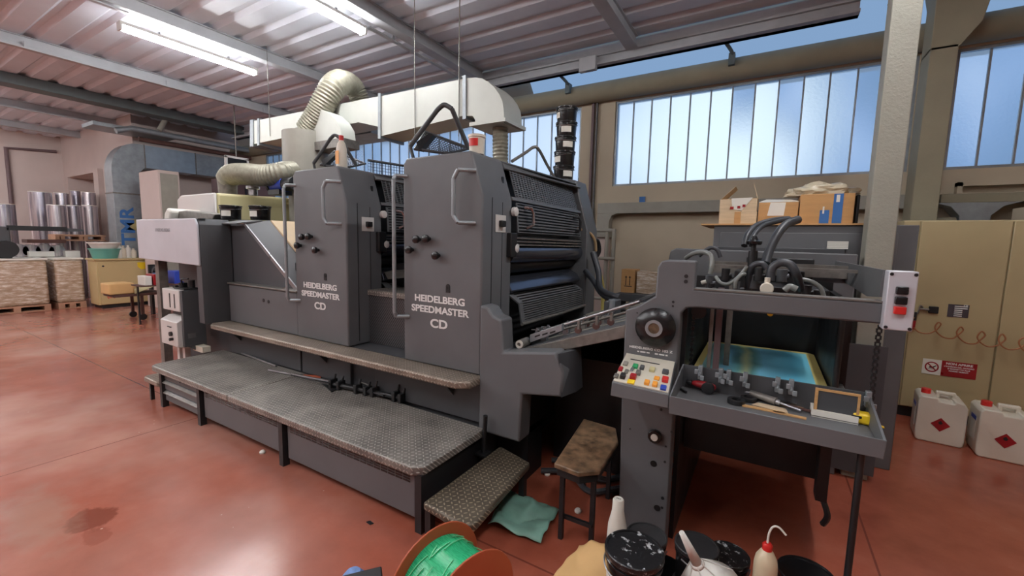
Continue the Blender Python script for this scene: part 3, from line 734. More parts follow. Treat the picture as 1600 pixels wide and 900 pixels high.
for x in (-4.44, -3.76, -2.64, -1.43):
    B().box(x-.022, x+.022, 1.51, 1.555, 0, .315).build('leg', 'black', t)
for x in (-4.44, -1.43): B().box(x-.022, x+.022, 2.04, 2.08, 0, .315).build('leg', 'black', t)
B().box(-4.47, -1.45, 1.56, 2.05, .06, .30).build('cabinet_body', 'press_d', t)
B().box(-1.45, -1.425, 1.56, 2.05, .10, .31).build('end_panel', 'black', t)

t = thing('upper_step', 'narrow dusty tread-plate step along the foot of the printing units', 'step', (-3, 2.0, .6))
plate([(-4.52, 1.97), (-4.46, 1.93), (-1.53, 1.93), (-1.455, 1.98), (-1.45, 2.13), (-4.56, 2.13)], .668, .004, .048).build('tread_plate', 'tread2', t, bevel=.012, seg=3)
for x in (-4.3, -3.0, -1.7): B().pyz([(2.0, .62), (2.105, .62), (2.105, .5)], x, x+.02).build('bracket', 'press_d', t)
t = thing('side_step', 'low brown tread-plate step at the feeder end of the platform', 'step', (-1.2, 1.8, 0))
plate([(-1.365, 1.475), (-1.10, 1.44), (-1.05, 1.48), (-1.10, 2.10), (-1.36, 2.18)], .215, .004, .045).build('tread_plate', 'tread3', t, bevel=.014, seg=3)
for x, y in ((-1.34, 1.50), (-1.12, 2.05)): B().box(x-.018, x+.018, y-.018, y+.018, 0, .17).build('leg', 'black', t)
B().cyl((-1.385, 2.03, .225), (-1.375, 2.03, .46), .014, 10).box(-1.42, -1.35, 1.99, 2.06, .215, .228).build('socket_post', 'black', t)
t = thing('end_step', 'small tread-plate step at the left end of the low platform', 'step', (-4.7, 1.6, 0))
plate([(-4.80, 1.53), (-4.76, 1.50), (-4.48, 1.50), (-4.48, 1.78), (-4.80, 1.78)], .215, .004, .045).build('tread_plate', 'tread2', t, bevel=.012)
for x, y in ((-4.72, 1.54), (-4.72, 1.74)): B().box(x-.014, x+.014, y-.014, y+.014, 0, .17).build('leg', 'black', t)

# gripper shafts left on the platform
def shaft(name, pts, r, mt, label, cat): return tag(B().tube(pts, r, 8, False).build(name, mt), label, cat)
z = ZP+.012
a = aZ(378, 552, z); bq = aZ(432, 572, z); shaft('rod', [a, bq], .009, 'steel', 'short thin steel rod lying at the left back of the low platform', 'rod')
a = aZ(420, 578, z); bq = aZ(522, 597, z); shaft('rod', [a, bq], .010, 'steel', 'long thin steel rod lying against the clamps on the low platform', 'rod')
t = thing('gripper_shaft', 'black shaft with clamps and screws lying on the back of the low platform', 'shaft', aZ(580, 605, ZP))
a = aZ(520, 600, ZP+.03); bq = aZ(628, 622, ZP+.03)
B().cyl(a, bq, .018, 12).build('shaft_bar', 'black', t)
a2 = aZ(585, 592, ZP+.05); b2 = aZ(625, 612, ZP+.05); B().cyl(a2, b2, .012, 10).build('tie_rod', 'dust', t)
for f in (.0, .12, .38, .52, .62, .92, 1.0):
    p = a.lerp(bq, f); h = random.uniform(.02, .06)
    B().box(p.x-.014, p.x+.014, p.y-.03, p.y+.035, ZP+.002, ZP+.05+h*.4).cyl((p.x, p.y+.01, ZP+.04), (p.x+.01, p.y+.02, ZP+.06+h), .008, 8).build('clamp', 'black', t, bevel=.003)
for i_, (p0_, p1_, r_, mt_) in enumerate((((455, 586), (515, 600), .006, 'black'), ((540, 600), (600, 618), .008, 'black'), ((600, 600), (628, 608), .007, 'steel'), ((548, 590), (580, 604), .006, 'dust'))):
    B().cyl(aZ(*p0_, ZP+.03), aZ(*p1_, ZP+.04), r_, 8).build('loose_bar', mt_, t)
p = aZ(490, 590, ZP+.004); tag(B().slab([aZ(474, 586, ZP+.002), aZ(503, 587, ZP+.002), aZ(500, 592, ZP+.002), aZ(483, 593, ZP+.002)], .004).build('brown_scrap', 'spool'), 'small orange-brown scrap of board on the low platform', 'scrap')
tag(B().slab([aZ(505, 588, ZP+.002), aZ(528, 608, ZP+.002), aZ(518, 613, ZP+.002), aZ(500, 597, ZP+.002)], .004).build('black_strip', 'black'), 'black strip lying beside the orange-brown scrap on the platform', 'strip')

# ------------------------------------------------------------------ console at the delivery end
t = thing('control_cabinet', 'white-fronted cabinet with dark side standing left of the delivery', 'control cabinet', (-4.95, 1.95, 0))
B().box(-4.80, -4.76, 1.83, 2.02, .42, .97).pyz([(1.86, .42), (2.02, .42), (2.02, .30)], -4.80, -4.76).build('side_panel', 'press_d', t, bevel=.004)
B().box(-5.16, -4.80, 1.82, 2.02, .76, .97).build('upper_box', 'hoodw', t, bevel=.006)
B().pyz([(1.79, .42), (2.02, .36), (2.02, .70), (1.86, .70), (1.79, .66)], -5.16, -4.80).build('lower_box', 'hoodw', t, bevel=.006)
B().box(-5.16, -4.80, 1.90, 2.02, .66, .78).build('recess', 'black', t)
for x in (-5.0, -4.9): B().box(x, x+.014, 1.816, 1.822, .79, .93).build('slot', 'black', t)
B().lathe([(.022, 0), (.022, -.02), (.0001, -.02)], (-4.92, 1.79, .54), 14, 'y').lathe([(.015, 0), (.015, -.03), (.0001, -.03)], (-4.9, 1.79, .49), 14, 'y').box(-5.0, -4.92, 1.785, 1.795, .60, .61).build('valve', 'black', t)
B().box(-4.7605, -4.7575, 1.86, 1.93, .50, .55).build('name_plate', 'steel', t)
for x in (-5.12, -5.0): B().box(x, x+.05, 1.9, 1.95, 0, .40).build('leg', 'hoodw', t)
B().box(-4.82, -4.62, 1.92, 1.99, .365, .42).build('cable_block', 'hdpe', t)
t = thing('clutter_tray', 'black machine parts lying on the white-fronted cabinet', 'machine parts', (-4.95, 1.92, .97))
B().box(-5.0, -4.78, 1.86, 2.0, .972, .985).cyl((-4.95, 1.92, .985), (-4.95, 1.92, 1.03), .035, 14).cyl((-4.84, 1.95, .985), (-4.84, 1.95, 1.06), .028, 14).box(-5.08, -5.02, 1.88, 1.98, .972, 1.0).tube([(-4.9, 1.9, 1.0), (-4.85, 1.87, 1.07), (-4.78, 1.9, 1.08)], .008).build('parts', 'black', t)

# ------------------------------------------------------------------ feed board and feeder
t = thing('feed_board', 'sloping grey feed board with steel rails running from the press up to the feeder', 'feed board', (-1, 2.8, .8))
zb = lambda x: .835+(x+1.30)*(1.085-.835)/.70
b = B().slab([(-1.285, 2.215, zb(-1.285)), (-.60, 2.215, zb(-.60)), (-.60, 3.45, zb(-.60)), (-1.285, 3.45, zb(-1.285))], (0, 0, -.03)); b.build('table', 'press', t)
b = B().slab([(-1.285, 2.205, zb(-1.285)-.005), (-.60, 2.205, zb(-.60)-.005), (-.60, 2.205, zb(-.60)-.075), (-.93, 2.205, zb(-.93)-.07), (-1.285, 2.205, zb(-1.285)-.02)], (0, .03, 0)); b.build('front_rail', 'dust', t, bevel=.004)
B().slab([(-1.27, 3.40, zb(-1.27)+.01), (-.60, 3.40, zb(-.60)+.01), (-.60, 3.40, zb(-.60)-.25), (-1.27, 3.40, zb(-1.27)-.25)], (0, .06, 0)).build('rear_side', 'press', t, bevel=.004)
B().slab([(-1.27, 3.36, zb(-1.27)+.05), (-.55, 3.36, zb(-.55)+.0), (-.55, 3.50, zb(-.55)+.0), (-1.27, 3.50, zb(-1.27)+.05)], (0, 0, .012)).build('rear_ledge', 'conduit', t)
B().slab([(-1.28, 2.27, zb(-1.28)), (-1.28, 3.36, zb(-1.28)), (-1.20, 3.36, zb(-1.20)), (-1.20, 2.27, zb(-1.20))], (0, 0, .03)).build('gauge_bar', 'black', t)
B().slab([(-1.20, 2.24, zb(-1.20)+.02), (-.99, 2.24, zb(-.99)+.045), (-.99, 2.24, zb(-.99)+.085), (-1.20, 2.24, zb(-1.20)+.07)], (0, .03, 0)).build('slotted_channel', 'zinc', t, bevel=.002)
for x in (-1.165, -1.115, -1.065): B().slab([(x, 2.2385, zb(x)+.045), (x+.035, 2.2385, zb(x+.035)+.048), (x+.035, 2.2385, zb(x+.035)+.058), (x, 2.2385, zb(x)+.055)], (0, .001, 0)).build('slot', 'black', t)
B().cyl((-1.235, 2.18, zb(-1.235)+.03), (-1.235, 2.27, zb(-1.235)+.03), .028, 18).build('roller', 'dust', t)
B().lathe([(.012, -.008), (.012, -.011), (.024, -.011), (.024, 0), (.012, 0), (.012, -.008)], (-1.235, 2.18, zb(-1.235)+.03), 18, 'y').build('roller_ring', 'cuptr', t)
for (x0, y0, x1, y1, h0, h1, r, mt) in ((-1.14, 2.28, -.56, 2.28, .07, .10, .010, 'steel'), (-1.14, 2.34, -.60, 2.34, .045, .055, .008, 'dust'), (-.98, 2.9, -.52, 2.66, .05, .11, .010, 'steel'), (-1.16, 2.62, -.98, 2.52, .02, .06, .007, 'steel'), (-1.22, 3.0, -1.0, 2.9, .02, .06, .007, 'dust')):
    B().cyl((x0, y0, zb(x0)+h0), (x1, y1, zb(x1)+h1), r, 10).build('rail', mt, t)
for k_ in range(5):
    y_ = 2.45+.19*k_; B().slab([(-1.19, y_, zb(-1.19)+.001), (-.60, y_, zb(-.60)+.001), (-.60, y_+.028, zb(-.60)+.001), (-1.19, y_+.028, zb(-1.19)+.001)], (0, 0, .004)).build('conveyor_tape', 'conduit', t)
for x, y in ((-1.19, 2.30), (-1.17, 2.33), (-1.12, 2.31)):
    B().cyl((x, y, zb(x)+.06), (x+.01, y, zb(x)+.10), .009, 8).cyl((x-.03, y, zb(x)+.085), (x+.03, y, zb(x)+.09), .004, 6).build('adjusting_screw', 'steel', t)
for x, y in ((-.90, 2.27), (-.79, 2.26), (-.72, 2.30), (-.86, 2.5), (-.98, 2.62)):
    w = B().lathe([(.006, -.008), (.020, -.007), (.020, .007), (.006, .008)], (x, y, zb(x)+.024), 18, 'y').build('wheel', 'dpallet', t)
    B().box(x-.004, x+.012, y-.010, y+.010, zb(x)+.03, zb(x)+.08).build('wheel_arm', 'dust', t, bevel=.002)
for x, y in ((-1.16, 2.36), (-.98, 2.55), (-.90, 2.66), (-1.05, 2.45), (-.82, 2.56)):
    B().box(x-.02, x+.02, y-.015, y+.02, zb(x)+.002, zb(x)+.05).cyl((x, y, zb(x)+.05), (x+.008, y+.004, zb(x)+.09), .007, 8).cyl((x-.03, y, zb(x)+.035), (x+.035, y, zb(x)+.055), .006, 8).build('clamp', random.choice(['dust', 'black', 'steel']), t, bevel=.002)
B().cyl((-.86, 2.75, zb(-.86)+.06), (-.86, 2.75, zb(-.86)+.14), .022, 14).build('oil_cup', 'zinc', t)
B().box(-.93, -.87, 2.80, 3.0, zb(-.9)+.0, zb(-.9)+.13).build('sensor_box', 'press_d', t, bevel=.004)
B().tube([(-1.36, 3.72, 1.42), (-1.28, 3.66, 1.25), (-1.22, 3.55, 1.12), (-1.12, 3.47, 1.08), (-1.02, 3.46, 1.06)], .028, 10).tube([(-1.42, 3.70, 1.25), (-1.30, 3.62, 1.16), (-1.18, 3.5, 1.07), (-1.04, 3.44, 1.03)], .024, 10).build('cable_hose', 'hose', t)
tag(B().tube([aY(902, 357, 3.70), aY(920, 363, 3.78), aY(929, 375, 3.85), aY(931, 392, 3.9)], .014, 8).build('tan_hose', 'hoset'), 'tan hose hanging at the rear corner of the nearer printing unit', 'hose')
B().tube([(-1.46, 3.97, 1.55), aY(934, 378, 4.08), aY(936, 392, 4.10), aY(930, 402, 4.08), aY(924, 398, 4.06)], .022, 8).build('cable_loop', 'black', u2)
tag(B().tube([aY(930, 412, 4.6), aY(938, 430, 4.7), aY(942, 455, 4.8), (aY(944, 470, 4.8).x, 4.8, .5), (aY(944, 470, 4.8).x+.1, 4.85, .02)], .022, 8).build('yellow_hose', mat('yellow_hose_rubber', (206, 190, 110), .45)), 'yellow hose running down behind the press to the floor', 'hose')

t = thing('sheet_feeder', 'dark grey sheet feeder with handwheel, control panel and hoses, right of the feed board', 'sheet feeder', (0, 2.7, 0))
zc = 1.300
fr = [(-.585, 1.175), (-.53, 1.195), (-.445, 1.255), (-.442, 1.395), (-.425, 1.425), (-.40, 1.432), (-.272, 1.432), (-.272, zc), (.415, zc), (.415, 1.218), (-.255, 1.218), (-.30, 1.212), (-.322, 1.185), (-.325, .62), (-.325, 0), (-.565, 0), (-.582, .70)]
B().pxz(fr, 2.10, 2.17).build('operator_frame', 'press', t, bevel=.008)
B().box(-.272, .415, 2.098, 2.172, zc, zc+.006).build('top_edge', 'dust', t)
B().pxz([(-.60, 0), (-.33, 0), (-.33, .9), (.36, .9), (.36, 0), (.50, 0), (.50, 1.47), (-.59, 1.48), (-.63, 1.46), (-.64, 1.40), (-.64, .9)], 3.42, 3.50).build('drive_frame', 'press', t, bevel=.008)
# handwheel
wx, wz = -.43, 1.108
hw = B().lathe([(.02, 0), (.088, -.01), (.094, -.022), (.094, -.032), (.085, -.040), (.060, -.052), (.046, -.056), (.02, -.056)], (wx, 2.10, wz), 40, 'y').build('handwheel', 'blackp', t)
B().lathe([(.026, -.056), (.040, -.056), (.040, -.062), (.026, -.062), (.026, -.056)], (wx, 2.10, wz), 32, 'y').build('ring', 'zinc', hw)
B().lathe([(.026, -.05), (.026, -.057), (.0001, -.057)], (wx, 2.10, wz), 24, 'y').build('hub', 'woodd', hw)
for (x, z, r) in ((-.36, 1.235, .006), (-.36, 1.215, .005), (-.325, 1.235, .0), (-.385, .70, .007), (-.345, .71, .008), (-.53, .565, .004), (-.352, .52, .005), (-.352, .44, .006), (-.405, .415, .016), (-.352, .25, .008), (-.375, .19, .016), (-.352, .20, .006), (-.33, .60, .006), (-.31, 1.36, .009), (-.31, 1.335, .009), (-.525, 1.165, .004), (-.56, 1.10, .0)):
    if r: B().lathe([(r, 0), (r, -.0015), (.0001, -.0015)], (x, 2.099, z), 14, 'y').build('bolt_hole', 'black', t)
k = B().lathe([(.034, 0), (.034, -.016), (.030, -.02), (.0001, -.02)], (-.405, 2.10, .56), 10, 'y').build('knob', 'blackp', t)
B().lathe([(.017, -.019), (.017, -.026), (.0001, -.027)], (-.405, 2.10, .56), 18, 'y').build('knob_cap', 'cuptr', k)
B().text('HEIDELBERG CD 102 Z', face_y(-.452, 2.098, .992), .0155, 1.32, .0006).build('lettering', 'label', t)
b = B()
for x0, x1 in ((-.515, -.505), (-.50, -.475), (-.47, -.455), (-.43, -.415), (-.41, -.385), (-.38, -.37)): b.box(x0, x1, 2.0975, 2.099, .970, .976)
b.build('small_lettering', 'label', t)
# control panel: sloping plate in a grey box
A0, A1, C0, C1 = Vector((-.570, 2.095, .955)), Vector((-.330, 2.095, .948)), Vector((-.545, 1.80, .893)), Vector((-.302, 1.80, .884))
pb = B().hexa([(-.548, 1.795, .83), (-.30, 1.795, .825), (-.328, 2.098, .83), (-.572, 2.098, .83), C0, C1, A1, A0]).build('panel_box', 'press', t, bevel=.004)
nrm = (A1-A0).cross(C0-A0).normalized(); nrm = nrm if nrm.z > 0 else -nrm
PP = lambda u, v, h=0: (A0*(1-u)+A1*u)*(1-v)+(C0*(1-u)+C1*u)*v+nrm*h
def patch(u0, u1, v0, v1, h0, h1):
    return B().hexa([PP(u0, v1, h0), PP(u1, v1, h0), PP(u1, v0, h0), PP(u0, v0, h0), PP(u0, v1, h1), PP(u1, v1, h1), PP(u1, v0, h1), PP(u0, v0, h1)])
cp = patch(.02, .98, .02, .97, .0, .005).build('control_panel', 'panelw', t)
patch(.15, .72, .20, .225, .005, .0065).build('scale_strip', 'black', cp)
for (u, v, w_, mt, hh) in ((.10, .42, .09, 'conduit', .012), (.03+.03, .62, .08, 'redd', .012), (.04, .86, .08, 'dust', .012), (.16, .84, .09, 'black', .02), (.30, .45, .10, 'green', .014), (.43, .45, .08, 'press_d', .014),
                          (.62, .45, .10, 'hood', .014), (.86, .44, .11, 'press_d', .014), (.26, .55, .06, 'steel', .008), (.40, .64, .09, 'dust', .016), (.18, .66, .07, 'dust', .010), (.34, .80, .11, 'redd', .02), (.33, .92, .13, 'yellow', .008),
                          (.60, .86, .09, 'orange', .014), (.74, .86, .09, 'orange', .014), (.74, .66, .10, 'orange', .006), (.89, .68, .11, 'red', .018), (.89, .90, .10, 'blue', .012)):
    b = patch(u-w_/2, u+w_/2, v-.055, v+.055, .004, .004+hh)
    b.build('push_button', mt, cp, bevel=.003, label='%s button' % {'press_d': 'black', 'dust': 'grey', 'hood': 'pale yellow', 'redd': 'dark red', 'steel': 'metal', 'conduit': 'grey'}.get(mt, mt))
# tool tray
TZ = .84
tr = B().box(-.296, .385, 1.79, 2.095, TZ-.008, TZ).build('tray_floor', 'press', t)
b = B().slab([(-.296, 1.785, TZ-.03), (.385, 1.785, TZ-.03), (.388, 1.785, TZ+.035), (-.299, 1.785, TZ+.045)], (0, .006, 0))
b.build('tray_front', 'press', t, bevel=.002)
B().box(-.296, .385, 2.085, 2.097, TZ, TZ+.105).build('tray_back', 'press_d', t)
B().pyz([(1.79, TZ-.02), (2.09, TZ-.02), (2.09, TZ+.105), (1.79, TZ+.035)], .379, .387).build('tray_end', 'press', t)
B().pyz([(1.79, TZ-.02), (2.09, TZ-.02), (2.09, TZ+.105), (1.79, TZ+.045)], -.299, -.293).build('tray_end', 'press', t)
B().cyl((.335, 1.83, 0), (.335, 1.83, TZ-.008), .011, 12).build('tray_leg', 'black', t)
for px, py in ((1094, 586), (1126, 590), (1138, 597), (1164, 596), (1215, 600), (1236, 607), (1356, 627)):
    q = aY(px, py, 2.07); q.z = TZ+.105
    B().box(q.x-.009, q.x+.009, 2.058, 2.085, q.z-.05, q.z+.012).cyl((q.x, 2.055, q.z-.02), (q.x, 2.03, q.z-.025), .006, 8).box(q.x-.02, q.x-.004, 2.028, 2.036, q.z-.02, q.z+.002).box(q.x+.004, q.x+.02, 2.028, 2.036, q.z-.045, q.z-.024).build('wing_clamp', 'zinc', t, bevel=.002)
# switch box on the end of the bar
sb = B().box(.395, .478, 2.055, 2.12, 1.205, 1.425).build('switch_box', 'silverpaint', t, bevel=.004)
for z, mt in ((1.355, 'blackp'), (1.318, 'blackp'), (1.282, 'red')):
    B().box(.418, .452, 2.035, 2.056, z-.014, z+.014).build('push_button', mt, sb, bevel=.003)
b = B()
for x in (.403, .470):
    for z in (1.215, 1.413): b.lathe([(.006, 0), (.006, -.003), (.0001, -.003)], (x, 2.055, z), 10, 'y')
b.build('screw', 'black', sb)
B().pyz([(2.12, 1.32), (2.12, 1.425), (3.30, 1.425), (3.42, 1.425), (3.42, 1.33), (2.35, 1.30)], .388, .398).build('end_plate', 'press', t)
# vertical chain near the right end
b = B(); y0 = 2.13; x0 = .40; z = 1.205
for i in range(26):
    zz = z-i*.0135; 
    if i % 2: b.box(x0-.009, x0-.005, y0-.006, y0+.006, zz-.012, zz+.004).box(x0+.005, x0+.009, y0-.006, y0+.006, zz-.012, zz+.004)
    else: b.box(x0-.005, x0+.005, y0-.007, y0+.007, zz-.012, zz+.004)
b.build('chain', 'black', t)
B().box(x0-.012, x0+.012, y0-.012, y0+.012, .80, .87).cyl((x0, y0, .72), (x0, y0, .8), .008, 8).build('chain_end', 'black', t)
b = B()
for i in range(34):
    zz = 1.19-i*.0135; b.box(-.285-.006*(i % 2)-.002, -.285+.006*(i % 2)+.002, 2.25, 2.262, zz-.011, zz+.003)
b.build('chain', 'black', t)
B().cyl((-.262, 2.235, 1.18), (-.262, 2.29, 1.18), .035, 12).build('sprocket', 'black', t)
# guide posts and dark rear plate inside
B().box(-.212, -.196, 2.26, 2.275, .80, 1.30).build('guide_post', 'dust', t); B().box(-.187, -.160, 2.27, 2.30, .80, 1.30).build('guide_post', 'maroon', t); B().box(-.155, -.128, 2.5, 2.52, .80, 1.30).build('guide_post', 'dust', t)
B().box(-.60, .36, 3.16, 3.18, .50, 1.30).box(.34, .37, 2.5, 3.42, .55, 1.25).build('rear_plate', 'black', t)
B().box(.30, .315, 2.35, 3.1, .55, 1.2).cyl((.31, 2.33, .85), (.31, 2.33, 1.22), .012, 10).build('side_guide', 'black', t)
B().box(.30, .36, 2.35, 2.6, .70, .86).build('pile_guide_block', 'dust', t, bevel=.004)
B().box(-.30, .28, 2.30, 3.15, .45, .66).build('pile_board', 'black', t)  # pile board, made deeper to keep the space below it dark
B().box(-.325, -.305, 2.18, 3.40, 0, 1.2).build('shade_wall', 'black', t)  # black wall added down to the floor, deepening shade under the feeder
B().box(.26, .30, 2.16, 2.24, .42, .80).tube([(.28, 2.2, .44), (.31, 2.18, .36), (.30, 2.2, .30)], .012, 6).build('lift_rod', 'black', t)
# low dark guard plate at the far right
B().box(CX0-.14, CX1+.02, 3.415, 3.425, .05, .90).build('rear_guard', 'press_d', t)
# suction head
B().box(-.272, .40, 2.62, 2.66, 1.385, 1.40).box(-.272, .40, 2.90, 2.94, 1.34, 1.41).build('cross_bar', 'dust', t)
B().box(-.18, .28, 2.55, 3.0, 1.26, 1.30).box(-.14, -.06, 2.6, 2.9, 1.30, 1.37).box(.10, .18, 2.66, 2.9, 1.30, 1.38).box(-.10, .24, 2.95, 3.05, 1.28, 1.44).build('suction_head', 'black', t, bevel=.006)
def hose(px, r, mt='hose', n=10):
    return B().tube([aY(x, y, Y) for x, y, Y in px], r, n).build('air_hose', mt, t)
hose([(1163, 384, 2.75), (1168, 367, 2.8), (1183, 352, 2.9), (1210, 344, 3.0), (1232, 342, 3.1)], .017)
hose([(1174, 384, 2.6), (1178, 368, 2.65), (1192, 353, 2.75), (1215, 346, 2.85), (1234, 342, 2.95)], .013)
hose([(1196, 412, 2.45), (1202, 392, 2.5), (1214, 368, 2.55), (1228, 351, 2.62), (1247, 343, 2.7)], .021)
hose([(1204, 438, 2.35), (1206, 420, 2.35), (1218, 411, 2.35), (1234, 413, 2.35), (1243, 426, 2.35), (1248, 440, 2.4), (1250, 452, 2.45)], .019)
hose([(1170, 452, 2.4), (1170, 430, 2.38), (1177, 415, 2.36), (1190, 412, 2.36), (1198, 420, 2.36)], .014)
hose([(1072, 403, 2.5), (1084, 396, 2.42), (1100, 394, 2.36), (1111, 400, 2.32), (1112, 416, 2.3), (1110, 428, 2.3)], .012, 'hoseg')
hose([(1092, 400, 2.8), (1108, 388, 2.8), (1120, 390, 2.8), (1126, 402, 2.8)], .012)
hose([(1118, 432, 2.4), (1126, 442, 2.38), (1138, 444, 2.36), (1150, 436, 2.36), (1160, 426, 2.36), (1168, 416, 2.36)], .009, 'hoseg')
hose([(1250, 436, 2.5), (1268, 440, 2.5), (1282, 450, 2.5), (1288, 466, 2.5)], .010, 'hoseg')
hose([(1148, 450, 2.3), (1150, 438, 2.3), (1158, 430, 2.32), (1164, 428, 2.34)], .009, 'hoseg')
hose([(1245, 452, 2.26), (1234, 448, 2.26), (1226, 454, 2.26)], .014, 'hoseg')
q = aY(1177, 392, 2.45)
B().cyl((q.x, 2.45, 1.31), (q.x, 2.45, q.z), .021, 14).cyl((q.x, 2.45, q.z), (q.x, 2.45, q.z+.03), .012, 12).build('adjusting_column', 'black', t)
B().lathe([(.032, 0), (.036, .008), (.036, .018), (.02, .024), (.01, .045), (.0001, .045)], (q.x, 2.45, q.z+.03), 10).build('star_knob', 'blackp', t)
q = aY(1198, 451, 2.28)
B().lathe([(.024, 0), (.028, -.004), (.028, -.028), (.024, -.032), (.0001, -.032)], (q.x, 2.3, q.z), 24, 'y').cyl((q.x, 2.3, q.z), (q.x, 2.3, q.z+.05), .012, 10).build('filter_housing', 'hdpe', t)
for px, py, Y, r in ((1108, 440, 2.32, .018), (1112, 452, 2.3, .014), (1134, 428, 2.6, .022), (1162, 440, 2.4, .018), (1178, 440, 2.4, .024), (1222, 430, 2.5, .024), (1260, 455, 2.55, .022), (1152, 449, 2.32, .012), (1185, 428, 2.36, .02)):
    q = aY(px, py, Y); B().cyl((q.x, Y, q.z-.035), (q.x, Y, q.z+.03), r, 12).cyl((q.x-.02, Y, q.z-.01), (q.x+.03, Y, q.z-.005), r*.6, 10).build('valve', random.choice(['black', 'press_d', 'black']), t, bevel=.002)
q = aY(1100, 441, 2.3); B().cyl((q.x-.012, 2.3, q.z-.004), (q.x+.01, 2.3, q.z+.004), .010, 12).build('pale_fitting', 'cuptr', t)
B().box(.02, .40, 2.985, 2.99, 1.31, 1.40).build('cover_strip', 'press_d', t)
B().lathe([(.012, 0), (.012, -.01), (.0001, -.012)], (.035, 2.17, 1.212), 12, 'y').build('indicator', 'yellow', t)

# pile of printed sheets on the feeder
t = thing('sheet_pile', 'stack of blue printed sheets on the pile board of the feeder', 'paper pile', (0, 2.7, .66))
B().box(-.275, .285, 2.28, 3.10, .662, .855).build('paper_block', 'card', t)
B().slab([(-.285, 2.27, .855), (.27, 2.262, .855), (.29, 2.29, .855), (.292, 3.08, .855), (.26, 3.11, .855), (-.29, 3.10, .855)], .010).build('yellow_margin_sheet', mat('yellowed_paper', (196, 180, 112), .5, var=.08), t)
B().slab([(-.25, 2.33, .865), (.245, 2.33, .865), (.25, 3.06, .865), (-.26, 3.06, .865)], .0012).build('printed_sheet', 'print', t)
for i in range(4): B().box(-.27+.004*i, .28-.003*i, 2.265+.004*(i % 2), 2.5, .80+.012*i, .803+.012*i).build('sheet_edge', 'kraft', t)

# things lying in the tray
def tp(px, py, z=TZ): return aZ(px, py, z)
def on(name, cat, label, px, py, build, rz=0, z=TZ+.001, group=None):
    q = aZ(px, py, z); t = thing(name, label, cat, (q.x, q.y, z), rz, group); build(t); return t
def red_tool(t):
    B().lathe([(.0001, -.055), (.010, -.052), (.016, -.03), (.018, 0), (.016, .03), (.012, .045), (.0001, .05)], (0, 0, .03), 18, 'x').build('body', 'redd', t, local=True)
    B().lathe([(.010, -.078), (.012, -.055), (.0001, -.05)], (0, 0, .03), 14, 'x').build('nozzle', 'black', t, local=True)
    B().lathe([(.012, -.01), (.026, -.008), (.026, .008), (.012, .01)], (.02, -.02, .027), 18, 'y').build('wheel', 'black', t, local=True)
on('hand_tool', 'tool', 'red hand tool with a black wheel lying at the left of the tray', 1100, 612, red_tool, -.15)
def gun(t):
    B().cyl((-.07, 0, .02), (.0, 0, .025), .006, 10).build('tube', 'steel', t, local=True)
    B().cyl((-.0, 0, .024), (.10, -.03, .018), .013, 14, .017).build('grip', 'dust', t, local=True)
    B().cyl((.10, -.03, .018), (.115, -.034, .017), .012, 12).cyl((.115, -.034, .017), (.19, -.055, .010), .006, 10).build('blade', 'steel', t, local=True)
    B().lathe([(.02, -.008), (.032, -.006), (.032, .006), (.02, .008), (.02, -.008)], (.0, -.04, .010), 20, 'z').build('ring', 'black', t, local=True)
on('scraper_tool', 'tool', 'grey-handled tool with a steel blade lying in the middle of the tray', 1172, 622, gun, -.12)
on('tape_roll', 'tape', 'dark roll of tape beside the grey-handled tool in the tray', 1150, 630, lambda t: B().lathe([(.018, 0), (.034, 0), (.034, .018), (.018, .018), (.018, 0)], (0, 0, 0), 24).build('roll', 'black', t, local=True))
on('folded_card', 'card', 'white folded card lying in the left corner of the tray', 1076, 598, lambda t: B().box(-.03, .04, -.015, .02, 0, .012).build('sheet', 'paper', t, local=True), .1)
on('wooden_stick', 'stick', 'flat pale wooden stick along the front of the tray', 1190, 640, lambda t: B().box(-.07, .08, -.010, .010, 0, .005).build('stick', 'wood', t, local=True), -.03)
on('brown_stick', 'stick', 'dark brown stick crossing under the paper pad in the tray', 1245, 640, lambda t: B().box(-.06, .06, -.006, .006, .004, .012).build('stick', 'dpallet', t, local=True), -.25)
on('kraft_scrap', 'paper scrap', 'torn yellowish paper scrap in the middle of the tray', 1232, 634, lambda t: B().slab([(-.05, -.02, 0), (.04, -.03, 0), (.055, .015, 0), (-.03, .03, 0)], .002).build('scrap', 'kraft', t, local=True))
on('clear_wrapper', 'wrapper', 'crumpled clear plastic wrapper in the tray behind the tools', 1228, 622, lambda t: B().hexa([(-.05, -.02, 0), (.05, -.02, 0), (.05, .03, 0), (-.05, .03, 0), (-.02, 0, .03), (.035, .0, .04), (.03, .02, .035), (-.01, .02, .02)]).build('wrapper', mat('clear_film', (170, 168, 160), .15, var=.25, sc=40, bump=.6, bsc=30), t, local=True), .2)
on('paper_pad', 'pad', 'white pad of paper at the front right of the tray', 1300, 651, lambda t: (B().box(-.07, .075, -.045, .05, 0, .028).build('pad', 'paper', t, local=True), B().box(-.071, .076, -.046, .051, .004, .007).build('backing', 'dust', t, local=True)), -.02)
def tape(t):
    B().box(-.040, .036, -.022, .022, 0, .044).build('case', 'yellow', t, local=True, bevel=.010)
    B().box(-.042, -.01, -.023, .023, .022, .034).build('grip', 'black', t, local=True, bevel=.003)
    B().box(.033, .058, -.010, .008, 0, .004).build('blade', 'yellow', t, local=True)
on('tape_measure', 'tape measure', 'yellow tape measure at the right end of the tray', 1350, 662, tape, -.05)
on('small_box', 'box', 'small cream box standing behind the yellow tape measure', 1352, 648, lambda t: B().box(-.015, .012, -.012, .012, 0, .03).build('box', 'cuptr', t, local=True, bevel=.002))
